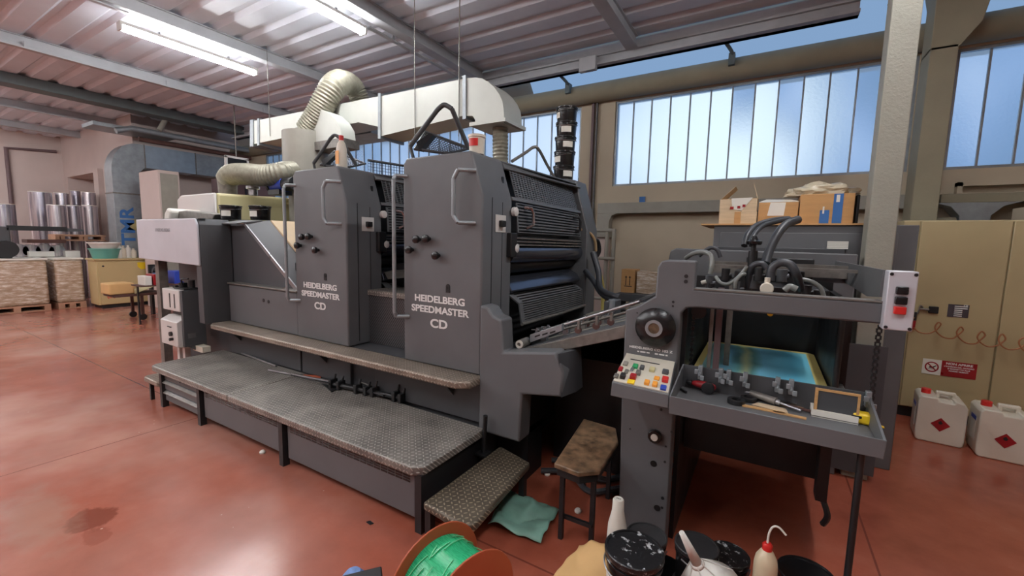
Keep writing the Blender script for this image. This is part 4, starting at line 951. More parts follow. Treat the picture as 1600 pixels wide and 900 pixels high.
def wrench(t):
    B().box(-.06, .06, -.005, .005, .004, .010).lathe([(.006, .002), (.014, .002), (.014, .012), (.006, .012), (.006, .002)], (.068, 0, 0), 14).lathe([(.005, .002), (.011, .002), (.011, .012), (.005, .012), (.005, .002)], (-.066, 0, 0), 14).build('shank', 'steel', t, local=True)
on('spanner', 'spanner', 'thin steel spanner beside the red hand tool in the tray', 1140, 612, wrench, -.2)
on('cable_coil', 'cable', 'small coil of black cable behind the grey-handled tool in the tray', 1143, 605, lambda t: B().tube([(.03*math.cos(a), .025*math.sin(a), .006+.0008*i) for i, a in enumerate([k*.5 for k in range(26)])], .004, 6).build('coil', 'black', t, local=True))
on('wooden_stick', 'stick', 'second pale wooden stick, nearer the paper pad in the tray', 1236, 650, lambda t: B().box(-.06, .05, -.009, .009, 0, .005).build('stick', 'wood', t, local=True), -.08)
on('steel_rule', 'rule', 'thin steel rule crossing the tray towards the paper pad', 1222, 631, lambda t: B().box(-.09, .05, -.006, .006, .012, .014).build('rule', 'steel', t, local=True), -.1)
on('cream_paper', 'paper', 'cream folded paper under the tools in the middle of the tray', 1205, 637, lambda t: B().slab([(-.07, -.02, 0), (.06, -.025, 0), (.05, .02, 0), (-.05, .025, 0)], .003).build('sheet', 'cardl', t, local=True), -.1)
on('grey_bracket', 'bracket', 'small dark v-shaped bracket in the left front corner of the tray', 1066, 610, lambda t: B().slab([(-.02, .02, .0), (0, 0, 0), (.025, -.03, 0), (.018, -.035, 0), (-.004, -.008, 0), (-.028, .016, 0)], .01).build('plate', 'black', t, local=True))
t = thing('framed_board', 'small unpainted wooden frame standing against the back of the tray', 'frame', (.25, 2.02, TZ))
x0, x1 = aY(1272, 625, 2.02).x, aY(1343, 630, 2.02).x
b = B().box(x0, x1, 2.005, 2.015, TZ+.107, TZ+.115).box(x0, x0+.010, 2.005, 2.015, TZ+.001, TZ+.107).box(x1-.008, x1, 2.005, 2.015, TZ+.001, TZ+.107).box(x0, x1, 2.005, 2.015, TZ+.001, TZ+.009)
b.build('frame', 'wood', t); B().box(x0+.01, x1-.008, 2.009, 2.012, TZ+.009, TZ+.107).build('grey_back', 'press_d', t)

# ------------------------------------------------------------------ bench under the feed board
t = thing('low_bench', 'low black-legged bench with a scuffed dark wooden top under the feed board', 'bench', (-.78, 2.1, 0))
B().slab([(-.825, 1.83, .39), (-.69, 1.815, .39), (-.61, 1.89, .39), (-.625, 2.235, .39), (-.69, 2.40, .39), (-.90, 2.42, .39)], .026).build('seat', 'woodd', t, bevel=.006)
B().slab([(-.815, 1.845, .35), (-.69, 1.83, .35), (-.622, 1.90, .35), (-.635, 2.235, .35), (-.69, 2.385, .35), (-.89, 2.40, .35)], .04).build('apron', 'black', t)
for x, y in ((-.795, 1.875), (-.645, 1.91), (-.86, 2.36), (-.70, 2.34)):
    lg = B().box(x-.011, x+.011, y-.011, y+.011, 0, .36).build('leg', 'black', t)
B().box(-.80, -.64, 1.89, 1.905, .10, .12).build('stretcher', 'black', t); B().box(-.86, -.70, 2.34, 2.355, .10, .12).build('stretcher', 'black', t)

# ------------------------------------------------------------------ cabinets and their boxes on the right
t = thing('dark_cabinet', 'tall dark grey cabinet behind the feeder, carton boxes on its top', 'cabinet', (.25, 3.9, 0))
KX0, KX1, KY, KZ = -.365, .835, 3.70, 1.665
B().box(KX0, KX1, KY, 4.35, 0, KZ).build('body', 'press', t, bevel=.006)
B().box(KX0+.05, KX1-.10, KY-.012, KY, .1, KZ-.055).build('door', 'press', t, bevel=.004)
q = aY(1348, 400, KY-.1)
B().box(-.37, .46, KY-.05, KY-.013, 1.44, 1.50).build('shelf_rail', 'press_d', t, bevel=.003)
B().box(-.46, KX1-.25, KY-.02, 4.37, KZ, KZ+.012).build('top_board', 'wood', t)
b = B()
for i in range(5): b.box(.36, .475, KY-.05, KY-.03, 1.502+.0105*i, 1.511+.0105*i)
tag(b.build('paper_note', 'paper'), 'small stack of white cards standing on the rail of the dark cabinet', 'cards')
def box_at(x0, x1, y0, y1, z0, z1, name, label, mt, group=None):
    t = thing(name, label, 'box', ((x0+x1)/2, (y0+y1)/2, z0), 0, group)
    B().box(x0, x1, y0, y1, z0, z1).build('carton', mt, t, bevel=.003); return t
ZK = KZ+.012
X = lambda px, Y=3.78: aY(px, 330, Y).x
Z = lambda py, px=1200, Y=3.78: aY(px, py, Y).z
g = 'cartons on the dark cabinet'
zm = Z(331, 1150); zt = Z(311, 1150)
t = box_at(X(1124), X(1183), 3.78, 4.05, ZK, zm, 'cardboard_box', 'pale taped carton under the open one, left on the dark cabinet', 'cardl', g)
B().box(X(1148), X(1158), 3.778, 3.779, ZK, zm).build('tape_strip', 'card', t)
t = thing('open_carton', 'open pale carton with raised flaps and red printing, left on the dark cabinet', 'box', (X(1153), 3.9, zm), 0, g)
x0, x1 = X(1124), X(1182)
b = B().box(x0, x1, 3.78, 3.785, zm, zt).box(x0, x1, 4.04, 4.045, zm, zt).box(x0, x0+.005, 3.785, 4.04, zm, zt).box(x1-.005, x1, 3.785, 4.04, zm, zt).box(x0, x1, 3.785, 4.04, zm, zm+.03)
b.build('carton', 'cardl', t)
B().slab([(x0, 3.80, zt), (x0, 4.04, zt), (x0+.10, 4.04, zt+.10), (x0+.10, 3.80, zt+.10)], (.004, 0, 0)).build('flap', 'cardl', t)
B().slab([(x1, 3.80, zt), (x1, 4.04, zt), (x1-.035, 4.04, zt+.12), (x1-.035, 3.80, zt+.12)], (.004, 0, 0)).build('flap', 'cardl', t)
B().slab([(x0, 4.045, zt), (x1, 4.045, zt), (x1, 4.05, zt+.03), (x0, 4.05, zt+.03)], (0, .004, 0)).build('flap', 'card', t)
B().slab([(x0+.08, 3.777, zt+.005), (x1-.03, 3.777, zt+.008), (x1-.10, 3.777, zm+.01), (x0+.09, 3.777, zm+.02)], (0, .002, 0)).build('crinkled_tape', 'cuptr', t)
B().box(x0+.075, x0+.10, 3.775, 3.776, zm+.02, zm+.04).box(x0+.125, x0+.145, 3.775, 3.776, zm+.025, zm+.045).box(x0+.16, x0+.18, 3.775, 3.776, zm+.035, zm+.055).build('red_print', 'redd', t)
z2 = Z(316, 1215)
t = thing('cardboard_box', 'middle brown carton with a white delivery label, bulging top', 'box', (X(1215), 3.9, ZK), 0, g)
B().box(X(1185), X(1247), 3.78, 4.1, ZK, z2).build('carton', 'card', t, bevel=.003)
B().slab([(X(1203), 3.777, z2-.002), (X(1227), 3.777, z2-.004), (X(1225), 3.777, z2-.10), (X(1199), 3.777, z2-.10)], (0, .002, 0)).build('white_label', 'paper', t)
B().slab([(X(1185), 3.78, z2), (X(1247), 3.78, z2), (X(1235), 3.90, z2+.025), (X(1196), 3.90, z2+.03)], (0, 0, .004)).build('flap', 'hdpe', t)
z3 = Z(303, 1290)
t = thing('cardboard_box', 'largest carton with two blue stickers, right on the dark cabinet', 'box', (X(1290), 3.9, ZK), 0, g)
B().box(X(1249), X(1334), 3.77, 4.15, ZK, z3).build('carton', 'card', t, bevel=.004)
B().box(X(1301, 3.77), X(1316, 3.77), 3.767, 3.769, z3-.215, z3-.002).box(X(1281, 3.77), X(1296, 3.77), 3.767, 3.769, ZK, z3-.115).build('blue_sticker', 'tapeblue', t)
for xx, zz, w in ((1305, z3-.06, .02), (1285, z3-.14, .01)): B().box(X(xx, 3.77), X(xx, 3.77)+w, 3.766, 3.767, zz, zz+.05).build('sticker_print', 'paper', t)
t = thing('plastic_bag', 'crumpled clear plastic bag on top of the largest carton', 'bag', (X(1290), 3.95, z3))
bm = bmesh.new(); bmesh.ops.create_icosphere(bm, subdivisions=4, radius=1)
rn = random.Random(3)
from mathutils import noise as mn
for v in bm.verts:
    d = 1+.28*mn.noise(v.co*2.2)+.14*mn.noise(v.co*6); v.co = Vector((v.co.x*.215*d, v.co.y*.12*d, max(0, v.co.z*.075*d+.02)))
b = B(); me = bpy.data.meshes.new('bag'); bm.to_mesh(me); bm.free(); b.bm.from_mesh(me); b.xf(Matrix.Translation((X(1283), 3.95, z3+.002))); bpy.data.meshes.remove(me)
b.build('bag', mat('cloudy_bag_film', (186, 174, 150), .25, var=.12, sc=20, bump=.4, bsc=14), t)
tag(B().box(X(1338), X(1343), 3.80, 4.0, ZK, z3-.01).build('dark_folder', 'black', bevel=.004), 'dark folder standing at the right end beside the largest carton', 'folder')

t = thing('beige_cabinet', 'beige switchgear cabinet against the window wall, red warning sign on its door', 'cabinet', (1.8, 5.3, 0))
GY = 5.04
B().box(1.03, 3.6, GY+.01, 5.62, .09, 1.765).build('body', 'beige', t, bevel=.005)
B().box(1.03, 1.135, GY-.01, GY+.009, .10, 1.755).build('end_strip', 'beige', t, bevel=.003)
B().box(1.145, 1.69, GY-.012, GY+.009, .10, 1.755).build('door', 'beige', t, bevel=.004)
B().box(1.70, 2.26, GY-.012, GY+.009, .10, 1.755).build('door', 'beige', t, bevel=.004)
B().box(2.27, 2.83, GY-.012, GY+.009, .10, 1.755).build('door', 'beige', t, bevel=.004)
B().box(1.03, 3.6, GY+.02, 5.6, 0, .09).build('plinth', 'black', t)
f = GY-.013
def gp(px, py): return aY(px, py, f)
q = gp(1458, 484); r_ = gp(1468, 491)
lk = B().box(q.x-.032, q.x+.032, f-.02, f, q.z-.03, q.z+.03).build('lock', 'black', t, bevel=.005)
B().cyl((q.x-.09, f-.02, q.z), (q.x-.032, f-.02, q.z), .010, 10).tube([(q.x-.10, f-.01, q.z-.05), (q.x-.085, f-.01, q.z+.03), (q.x-.06, f-.01, q.z-.01)], .006, 6).build('key', 'dust', lk)
a = gp(1482, 474); c = gp(1512, 499)
npl = B().box(a.x, c.x, f-.003, f, c.z+.01, a.z-.005).build('name_plate', 'blued', t)
b = B()
for i in range(6): b.box(a.x+.04, a.x+.09+(.03 if i > 3 else 0), f-.0045, f-.003, c.z+.018+.0165*i, c.z+.026+.0165*i)
b.build('plate_lines', 'label', npl)
B().text('CE', face_y(c.x-.022, f-.0035, a.z-.012), .022, 1, .0005).build('plate_mark', 'label', npl)
sw = B().box(gp(1422, 487).x, gp(1432, 487).x, f-.03, f, gp(1427, 500).z, gp(1427, 487).z).build('switch', 'black', t, bevel=.003)
B().box(gp(1422, 500).x, gp(1430, 500).x, f-.03, f, gp(1425, 514).z, gp(1425, 500).z).build('switch_base', 'redd', t, bevel=.003)
# sign
a = gp(1442, 563); c = gp(1528, 566)
sx0, sx1 = a.x, c.x; sz0, sz1 = gp(1480, 588).z, gp(1480, 564).z; h = sz1-sz0; sm = sx0+.34*(sx1-sx0)-.0
sg = B().box(sx0, sx0+.122, f-.003, f, sz0, sz1).build('warning_sign', 'paper', t)
B().box(sx0+.122, sx1, f-.003, f, sz0, sz1).build('red_field', 'redd', sg)
cx, cz = sx0+.061, (sz0+sz1)/2
B().lathe([(.036, -.003), (.046, -.003), (.046, -.0045), (.036, -.0045), (.036, -.003)], (cx, f, cz), 30, 'y').slab([(cx-.033, f-.0045, cz+.026), (cx-.026, f-.0045, cz+.033), (cx+.033, f-.0045, cz-.026), (cx+.026, f-.0045, cz-.033)], (0, .001, 0)).build('ban_ring', 'redd', sg)
B().slab([(cx-.02, f-.004, cz-.008), (cx-.012, f-.004, cz+.006), (cx+.006, f-.004, cz+.003), (cx+.026, f-.004, cz+.018), (cx+.030, f-.004, cz+.012), (cx+.006, f-.004, cz-.012)], (0, .001, 0)).box(cx-.026, cx+.012, f-.004, f-.003, cz-.02, cz-.017).build('hand_symbol', 'black', sg)
mx = (sx0+.122+sx1)/2
b = B().text('NON APRIRE', face_y(mx, f-.003, sz1-.022), .026, 1.1, .0006).text("L'INTERNO DEL QUADRO", face_y(mx, f-.003, sz1-.047), .0145, 1.1, .0006).text("E' SOGGETTO ALLE", face_y(mx, f-.003, sz1-.066), .0145, 1.1, .0006).text('NORME VIGENTI', face_y(mx, f-.003, sz1-.085), .0145, 1.1, .0006)
b.build('sign_lettering', 'label', sg)
# coiled cable hanging in front of the beige door
t0 = [aY(1394, 507, 4.6), aY(1408, 511, 4.75), aY(1420, 506, 4.9), aY(1428, 496, 5.0)]
pts = [Vector(p) for p in t0]
tag(B().tube(pts, .006, 6).build('red_cable', 'cord'), 'pinkish cable running from the feeder to the switch on the beige cabinet', 'cable')
pts = []
kn = [(1428, 514), (1448, 521), (1462, 517)]
def pxs(a): return [aY(x, y, 4.93) for x, y in a]
seq = [(1428, 512), (1436, 519), (1450, 521), (1462, 516), (1470, 507), (1466, 504), (1461, 511), (1464, 519), (1474, 527), (1488, 529), (1496, 524), (1505, 516), (1501, 511), (1495, 519), (1499, 528), (1510, 536), (1524, 537), (1531, 532), (1539, 524), (1534, 518), (1527, 526), (1531, 534), (1542, 541), (1554, 541), (1563, 537), (1571, 530), (1566, 522), (1560, 530), (1565, 540), (1576, 546), (1590, 545), (1600, 540), (1606, 533), (1598, 528), (1592, 535), (1598, 546), (1612, 552), (1640, 550)]
tag(B().tube(pxs(seq), .006, 6).build('coiled_cable', 'cord'), 'orange-brown coiled cable looping across the beige cabinet doors', 'cable')

# jerrycans
def jerrycan(loc, rz, label):
    t = thing('jerrycan', label, 'jerrycan', loc, rz, 'milky white jerrycans on the floor by the cabinet')
    b = B().pxz([(-.135, .012), (-.12, 0), (.12, 0), (.135, .012), (.14, .05), (.14, .31), (.12, .345), (.07, .355), (.06, .335), (-.02, .335), (-.03, .36), (-.12, .36), (-.138, .34), (-.14, .05)], -.13, .13)
    b.build('body', 'hdpe', t, bevel=.028, local=True, seg=4)
    B().box(-.02, .075, -.02, .02, .365, .392).box(.06, .085, -.02, .02, .33, .392).box(-.03, -.005, -.02, .02, .33, .392).build('carry_handle', 'hdpe', t, bevel=.009, local=True)
    B().lathe([(.030, .352), (.030, .392), (.026, .396), (.0001, .396)], (-.085, 0, 0), 20).build('screw_cap', 'red', t, local=True)
    B().slab([(.0, -.1325, .21), (.055, -.1325, .155), (.0, -.1325, .10), (-.055, -.1325, .155)], (0, .002, 0)).build('hazard_diamond', 'redd', t, local=True)
    B().slab([(.0, -.134, .188), (.012, -.134, .17), (.004, -.134, .158), (-.010, -.134, .16), (-.014, -.134, .174)], (0, .001, 0)).build('flame_mark', 'black', t, local=True)
    B().box(-.1425, -.1405, -.07, .05, .10, .27).build('side_label', 'paper', t, local=True)
    B().box(-.1435, -.1425, -.07, .05, .25, .28).build('label_band', 'blue', t, local=True)
    return t
j = jerrycan((1.28, 4.58, 0), -.12, 'milky jerrycan with a red cap, the left of the pair by the beige cabinet')
dup(j, (1.585, 4.46, 0), rz=-.08, label='milky jerrycan with a red cap, the right of the pair by the beige cabinet')

# ------------------------------------------------------------------ runs on the window wall
t = thing('cable_trunking', 'grey trunking along the window wall under the windows', 'trunking', (0, 6.2, 2))
q0 = aY(934, 318, 6.14); q1 = aY(1125, 314.5, 6.14); zt = 2.10
B().box(q0.x, 1.30, 6.14, 6.29, zt-.15, zt).build('channel', 'conduit', t, bevel=.004)
B().pxz([(q0.x, zt-.15), (q0.x+.30, zt-.15), (q0.x+.22, zt-.18), (q0.x+.185, zt-.26), (q0.x+.18, zt-.42), (q0.x, zt-.42)], 6.14, 6.29).build('bend', 'conduit', t)
B().box(q0.x-.02, q0.x+.2, 6.13, 6.29, zt-.50, zt-.36).build('joint_box', 'conduit', t, bevel=.004)
B().box(q0.x+.0, q0.x+.17, 6.18, 6.29, .3, zt-.5).build('drop', 'mauve', t)
q = aY(1004, 307, 6.29); B().box(q.x-.04, q.x+.04, 6.27, 6.295, 2.10, 2.19).build('blue_clip', 'tapeblue', t)
t = thing('wall_pipes', 'beige pipes with clamps climbing the window wall behind the press', 'pipes', (-2.1, 6.0, 0))
Yp = 5.9
a = aY(949, 360, Yp); c = aY(956, 460, Yp)
for dx in (0, .10):
    B().cyl((a.x+dx, Yp, .0), (a.x+dx, Yp, a.z-.02+dx*.3), .028, 14).build('pipe', 'conduit', t)
for p_, q_, r_ in (((aY(925, 357, Yp).x, Yp, a.z), (a.x+.12, Yp, a.z), .024), ((a.x-.28, Yp-.05, 1.30), (a.x+.14, Yp-.05, 1.30), .022), ((a.x-.25, Yp-.05, .72), (a.x+.14, Yp-.05, .72), .022)): B().cyl(p_, q_, r_, 12).build('cross_pipe', 'conduit', t)
for (px0, x1, lb) in ((927, 914, 'dark vertical conduit on the pier between the windows, the left one'), (933, 926, 'thin vertical conduit on the pier between the windows, the right one')):
    q = aY(px0, 160, 6.25)
    tag(B().box(q.x-(.018 if px0 < 930 else .01), q.x+(.018 if px0 < 930 else .01), 6.25, 6.29, 1.6, 3.75).build('wall_conduit', 'maroon' if px0 < 930 else 'press'), lb, 'conduit', 'conduits on the window pier')
t = thing('wall_trunking', 'large grey trunking with curved branches on the window wall above the beige cabinet', 'trunking', (2, 6.1, 1.9))
zt = aY(1480, 303, 6.05).z
B().box(1.50, XR, 6.05, 6.28, zt-.09, zt).build('channel', 'concrete', t, bevel=.004)
for x in (aY(1503, 320, 6.05).x,):
    B().pxz([(x-.20, zt-.09), (x+.42, zt-.09), (x+.30, zt-.13), (x+.22, zt-.22), (x+.20, zt-.42), (x, zt-.42), (x-.01, zt-.22), (x-.08, zt-.13)], 6.05, 6.28).build('branch', 'zinc', t, bevel=.004)
B().cyl((1.48, 6.12, zt-.30), (1.64, 6.12, zt-.30), .07, 18).build('round_pipe', 'concrete', t)
B().box(aY(1497, 285, 6.2).x, aY(1497, 285, 6.2).x+.04, 6.2, 6.28, zt, zt+.13).box(aY(1497, 285, 6.2).x, XR, 6.2, 6.28, zt+.09, zt+.13).build('ledge', 'cream', t)
B().box(2.0, 3.6, 5.7, 6.0, 1.78, 1.92).build('rear_panel', 'cream', t)
t = thing('side_table', 'dark table against the window wall carrying two cartons', 'table', (-1.4, 5.0, 0))
q0 = aY(962, 458, 5.0); q1 = aY(1060, 465, 5.0)
zt = q0.z
B().box(q0.x, q1.x+.3, 5.0, 5.5, zt-.09, zt).build('table_top', 'press_d', t, bevel=.004)
for x in (q0.x+.05, q1.x+.2):
    for y in (5.05, 5.43): B().box(x, x+.05, y, y+.05, 0, zt-.09).build('leg', 'press_d', t)
x0, x1 = aY(971, 430, 5.15).x, aY(992, 430, 5.15).x; z1 = aY(980, 421, 5.15).z
c = thing('cardboard_box', 'brown carton printed with two upward arrows on the dark table', 'box', ((x0+x1)/2, 5.25, zt))
B().box(x0, x1, 5.15, 5.38, zt, z1).build('carton', 'card', c, bevel=.003)
b = B()
for k in (.36, .64):
    xx = x0+(x1-x0)*k; b.box(xx-.004, xx+.004, 5.147, 5.149, zt+.09, z1-.09).slab([(xx-.014, 5.147, z1-.10), (xx+.014, 5.147, z1-.10), (xx, 5.147, z1-.075)], (0, .002, 0))
b.box(x0+.04, x1-.03, 5.147, 5.149, zt+.075, zt+.083).build('arrow_print', 'black', c)
x0, x1 = aY(994, 430, 5.15).x, aY(1040, 430, 5.15).x; z1 = aY(1000, 424, 5.15).z
c = thing('wrapped_parcel', 'pale film-wrapped parcel beside the carton with arrows', 'parcel', ((x0+x1)/2, 5.25, zt))
B().box(x0+.005, x1, 5.16, 5.40, zt, z1).build('parcel', 'wrap', c, bevel=.006)

# ------------------------------------------------------------------ extraction ducts over the press
D0, D1 = 3.60, 3.95
def dY(l, Y=D0): return [(lambda p: (p.x, p.z))(aY(x, y, Y)) for x, y in l]
t = thing('supply_duct', 'long pale rectangular duct hung over the press, ending in a curved elbow', 'duct', (-4.5, 3.8, 2.9))
b = B().pxz(dY([(392, 190), (560, 157), (592, 151), (592, 198), (560, 191), (392, 226)]), D0, D1); 
b.build('duct_run', 'duct', t)
b = B().pxz(dY([(594, 150.5), (724, 123), (724, 181), (594, 213)]), D0, D1); b.build('duct_run', 'duct', t)
b = B().pxz(dY([(592, 146), (596, 146), (596, 217), (592, 217)]), D0-.015, D1+.015).pxz(dY([(724, 119), (729, 118), (729, 186), (724, 187)]), D0-.015, D1+.015).pxz(dY([(392, 188), (397, 187), (397, 229), (392, 230)]), D0-.015, D1+.015).pxz(dY([(403, 186), (406, 185), (406, 227), (403, 228)]), D0-.012, D1+.012)
b.build('flange', 'zinc', t)
b = B().pxz(dY([(729, 122), (742, 121), (752, 122), (762, 127), (772, 136), (780, 147), (785, 158), (787, 172), (788, 192), (743, 194), (742, 186), (738, 181), (729, 181)]), D0, D1); b.build('elbow', 'duct', t)
p = dY([(740, 193), (789, 191)]); B().box(p[0][0]-.03, p[1][0]+.02, D0-.03, D1+.03, p[0][1]-.03, p[0][1]+.005).build('elbow_flange', 'duct', t)
xm = (p[0][0]+p[1][0])/2+.02
B().tube([(xm, 3.78, p[0][1]-.02), (xm+.005, 3.78, 2.4), (xm+.01, 3.78, 2.13)], .075, 20, True, 30, .008).build('flexible_drop', 'flex', t)
b = B()
for px in (648, 717, 421):
    q = aY(px, 190, D0-.01); b.cyl((q.x, D0-.008, q.z-.2), (q.x, D0-.008, ZC), .004, 6)
q = aY(723, 190, D0); b.cyl((q.x-.03, D0-.03, q.z-.15), (q.x-.03, D0-.03, ZC), .004, 6)
b.build('hanger_rod', 'dust', t)
b = B().pxz(dY([(560, 157), (592, 151), (592, 197), (575, 172)]), D0-.006, D0+.01); b.build('crease_fold', 'duct', t)
# second drop elbow in front of the duct
b = B().pxz(dY([(474, 176), (500, 170), (512, 175), (524, 186), (532, 200), (535, 224), (474, 224)], 3.38), 3.38, 3.58); b.build('drop_elbow', 'duct', t)
p = dY([(478, 225), (536, 225)], 3.38); B().box(p[0][0], p[1][0]+.02, 3.36, 3.60, p[0][1]-.10, p[0][1]).build('elbow_collar', 'dust', t)
t = thing('extraction_cylinder', 'grey-green round duct drum behind the farther printing unit with a ribbed hose on top', 'duct drum', (-4.9, 3.4, 1.1))
YC = 3.42; a = aY(456, 212, YC); c = aY(500, 212, YC); xc = (a.x+c.x)/2; rc = (c.x-a.x)/2*.93; zc_ = aY(478, 209, YC).z
B().lathe([(rc*.8, 1.15), (rc*.8, 2.05), (rc, 2.1), (rc, zc_), (rc*.45, zc_+.01), (rc*.45, zc_+.05)], (xc, YC, 0), 32).build('drum', 'conduit', t)
pts = [(xc+.05, YC, zc_+.02)] + [tuple(aY(x, y, Y)) for x, y, Y in ((496, 182, 3.45), (512, 150, 3.5), (524, 133, 3.6), (538, 128, 3.85), (551, 135, 4.1), (560, 150, 4.2), (565, 170, 4.25))]
B().tube(pts, lambda f: .14 if f < .55 else .125, 20, True, 100, .016).build('ribbed_hose', 'flex', t)
q = aY(566, 172, 4.25); B().box(q.x-.5, q.x+.4, 4.05, 4.5, q.z-.4, q.z-.02).build('rear_plenum', 'zinc', t)
pa_ = aY(358, 298, 2.7)
hz_ = 2.0
t = thing('flexible_duct', 'ribbed grey flexible duct lying from the cream hood to the round drum', 'duct', (-5.3, 2.8, 2))
YF = 2.80
P = lambda x, y, Y=YF: aY(x, y, Y)
q = P(356, 300); qx = q.x
B().lathe([(.10, 0), (.105, .12), (.11, .2)], (qx, YF, 2.0), 24).build('collar', 'dust', t)
B().tube([(qx, YF, 2.19), tuple(P(362, 273)), tuple(P(385, 272, 2.82)), tuple(P(415, 274, 2.88)), tuple(P(440, 270, 3.0)), tuple(P(458, 268, 3.2))], .115, 20, True, 84, .012).build('ribbed_hose', 'flex', t)
q = P(395, 290, 2.55)
tag(B().lathe([(.05, 2.0), (.05, 2.07), (.075, 2.08), (.075, 2.11), (.04, 2.12)], (aY(395, 290, 2.90).x, 2.90, .0), 24).build('metal_collar', 'steel'), 'shiny round metal collar on the cream hood under the ribbed duct', 'duct collar')
t = thing('electric_motor', 'blue electric motor at the corner of the cream hood behind the farther unit', 'motor', (-4.7, 2.6, 2.0))
q = aY(438, 289, 3.0)
B().cyl((q.x-.12, 3.0, q.z+.0), (q.x+.12, 3.0, q.z), .085, 20).build('motor_body', 'blue', t, bevel=.004)
B().box(q.x-.13, q.x+.10, 2.92, 3.08, 2.0, q.z-.06).cyl((q.x-.16, 3.0, q.z), (q.x-.12, 3.0, q.z), .095, 20).cyl((q.x+.12, 3.0, q.z), (q.x+.3, 3.0, q.z), .08, 16).build('motor_mount', 'black', t)

# ------------------------------------------------------------------ galvanized duct at the far left
t = thing('galvanized_duct', 'grey galvanized duct lettered TMR rising behind the compressor and turning along the wall', 'duct', (-12, 3.6, 0))
DX = -11.85
pz = lambda l: [(lambda p: (p.y, p.z))(aX(x, y, DX)) for x, y in l]
pl = pz([(178, 300), (178, 275), (182, 262), (190, 254), (203, 248), (218, 246), (240, 228)])
y0 = aX(177, 300, DX).y; y1 = aX(219, 300, DX).y; zt0 = aX(240, 229, DX).z; zb0 = aX(240, 264, DX).z
B().box(DX-.42, DX, y0, y1, .02, 2.35).build('riser', 'zinc', t, bevel=.004)
prof = [(y0, 2.36)]+[(y0+.45-.45*math.cos(a), zt0-.62+.62*math.sin(a)) for a in [PI/2*i/8 for i in range(0, 9)]]+[(y1+.12, zt0), (y1+.12, zb0), (y1, zb0-.12), (y1, 2.36)]
B().pyz(prof, DX-.42, DX).build('elbow', 'zinc', t)
B().box(DX-.42, DX, y1+.13, 5.0, zb0, zt0).build('horizontal_run', mat('blueish_galvanized', (150, 165, 178), .4, metal=.5, var=.1), t, bevel=.004)
B().box(DX-.42, DX, 5.02, 6.1, zb0, zt0).build('horizontal_run', 'zinc', t, bevel=.004)
B().box(DX-.43, DX+.01, y0-.01, y1+.01, 2.34, 2.37).box(DX-.43, DX+.01, y1+.115, y1+.135, zb0-.01, zt0+.01).box(DX-.43, DX+.01, 5.0, 5.02, zb0-.01, zt0+.01).build('flange', 'dust', t)
ml = Matrix.Translation((DX+.004, (y0+y1)/2-.02, 1.66)) @ Matrix.Rotation(PI/2, 4, 'Z') @ Matrix.Rotation(PI/2, 4, 'X') @ Matrix.Rotation(PI/2, 4, 'Z')
B().text('TMR', ml, .32, 1.25, .001).build('lettering', 'tapeblue', t)
ml2 = ml @ Matrix.Translation((.25, -.16, -.002))
B().lathe([(.12, 0), (.12, .001), (.0001, .001)], (DX+.001, (y0+y1)/2+.1, 1.7), 20, 'x').build('yellow_mark', mat('faded_yellow', (170, 160, 110), .5), t)
# pipes and trays above it
t = thing('overhead_pipes', 'grey pipes and cable tray running above the galvanized duct', 'pipes', (-11.9, 5, 3.4))
zz = aX(300, 222, -11.6).z
B().tube([(-11.6, 3.5, zz-.05), (-11.6, 3.75, zz+.05), (-11.6, 6.2, zz+.05)], .06, 12, False).build('round_pipe', 'zinc', t)
B().box(-12.4, -11.75, 3.2, 4.6, zz+.02, zz+.10).build('cable_tray', 'zinc', t, bevel=.006)
B().tube([(-11.5, 4.2, zz+.1), (-11.5, 4.35, zz+.4), (-11.5, 4.4, ZC-.06)], .05, 10).build('riser_pipe', 'conduit', t)
B().cyl((-11.7, 3.9, zz-.12), (-11.7, 6.2, zz-.12), .05, 12).build('red_pipe', 'dpallet', t)
q0, q1, q2 = aX(9, 231, XL+.05), aX(18, 318, XL+.05), aX(88, 237, XL+.05)
B().tube([q1, q0, q2], .045, 8, False).build('wall_conduit', 'maroon', t)
t = thing('tall_enclosure', 'tall pale metal enclosure standing before the dark corner, left of the cream hood', 'enclosure', (-10.5, 4.2, 0))
EX = -10.2; y0 = aX(248, 290, EX).y; y1 = aX(281, 290, EX).y; z1 = aX(248, 265, EX).z
B().box(aY(218, 290, y0).x, EX, y0, y1, 0, z1).build('body', 'mauve', t, bevel=.008)
B().box(EX, EX+.008, y0+.03, y1-.03, .1, z1-.06).build('side_door', 'conduit', t)
t = thing('dark_machine', 'dark maroon machine housing in the far corner behind the enclosure', 'machine', (-10, 5.2, 0))
B().box(-10.7, -10.3, 4.8, 6.0, 0, 2.75).build('housing', 'maroon', t, bevel=.01); B().box(-10.3, -10.29, 4.9, 5.1, 1.6, 2.6).box(-10.3, -10.29, 5.3, 5.34, 1.6, 2.6).build('slot', 'black', t)
t = thing('wall_screen', 'small dark hanging screen with a white frame near the far windows', 'screen', (-9, 5, 3))
EX = -9.4; a = aX(353, 245, EX); c = aX(386, 275, EX)
B().box(EX, EX+.03, a.y, c.y, c.z, a.z).build('screen', 'black', t)
B().box(EX-.01, EX+.04, a.y-.03, a.y+.01, c.z, a.z+.02).box(EX-.01, EX+.04, c.y-.01, c.y+.03, c.z, a.z+.02).box(EX-.01, EX+.04, a.y-.03, c.y+.03, a.z-.01, a.z+.03).build('frame', 'label', t)
B().cyl((EX, (a.y+c.y)/2, a.z), (EX, (a.y+c.y)/2, ZC-.01), .012, 8).build('hanger', 'dust', t)

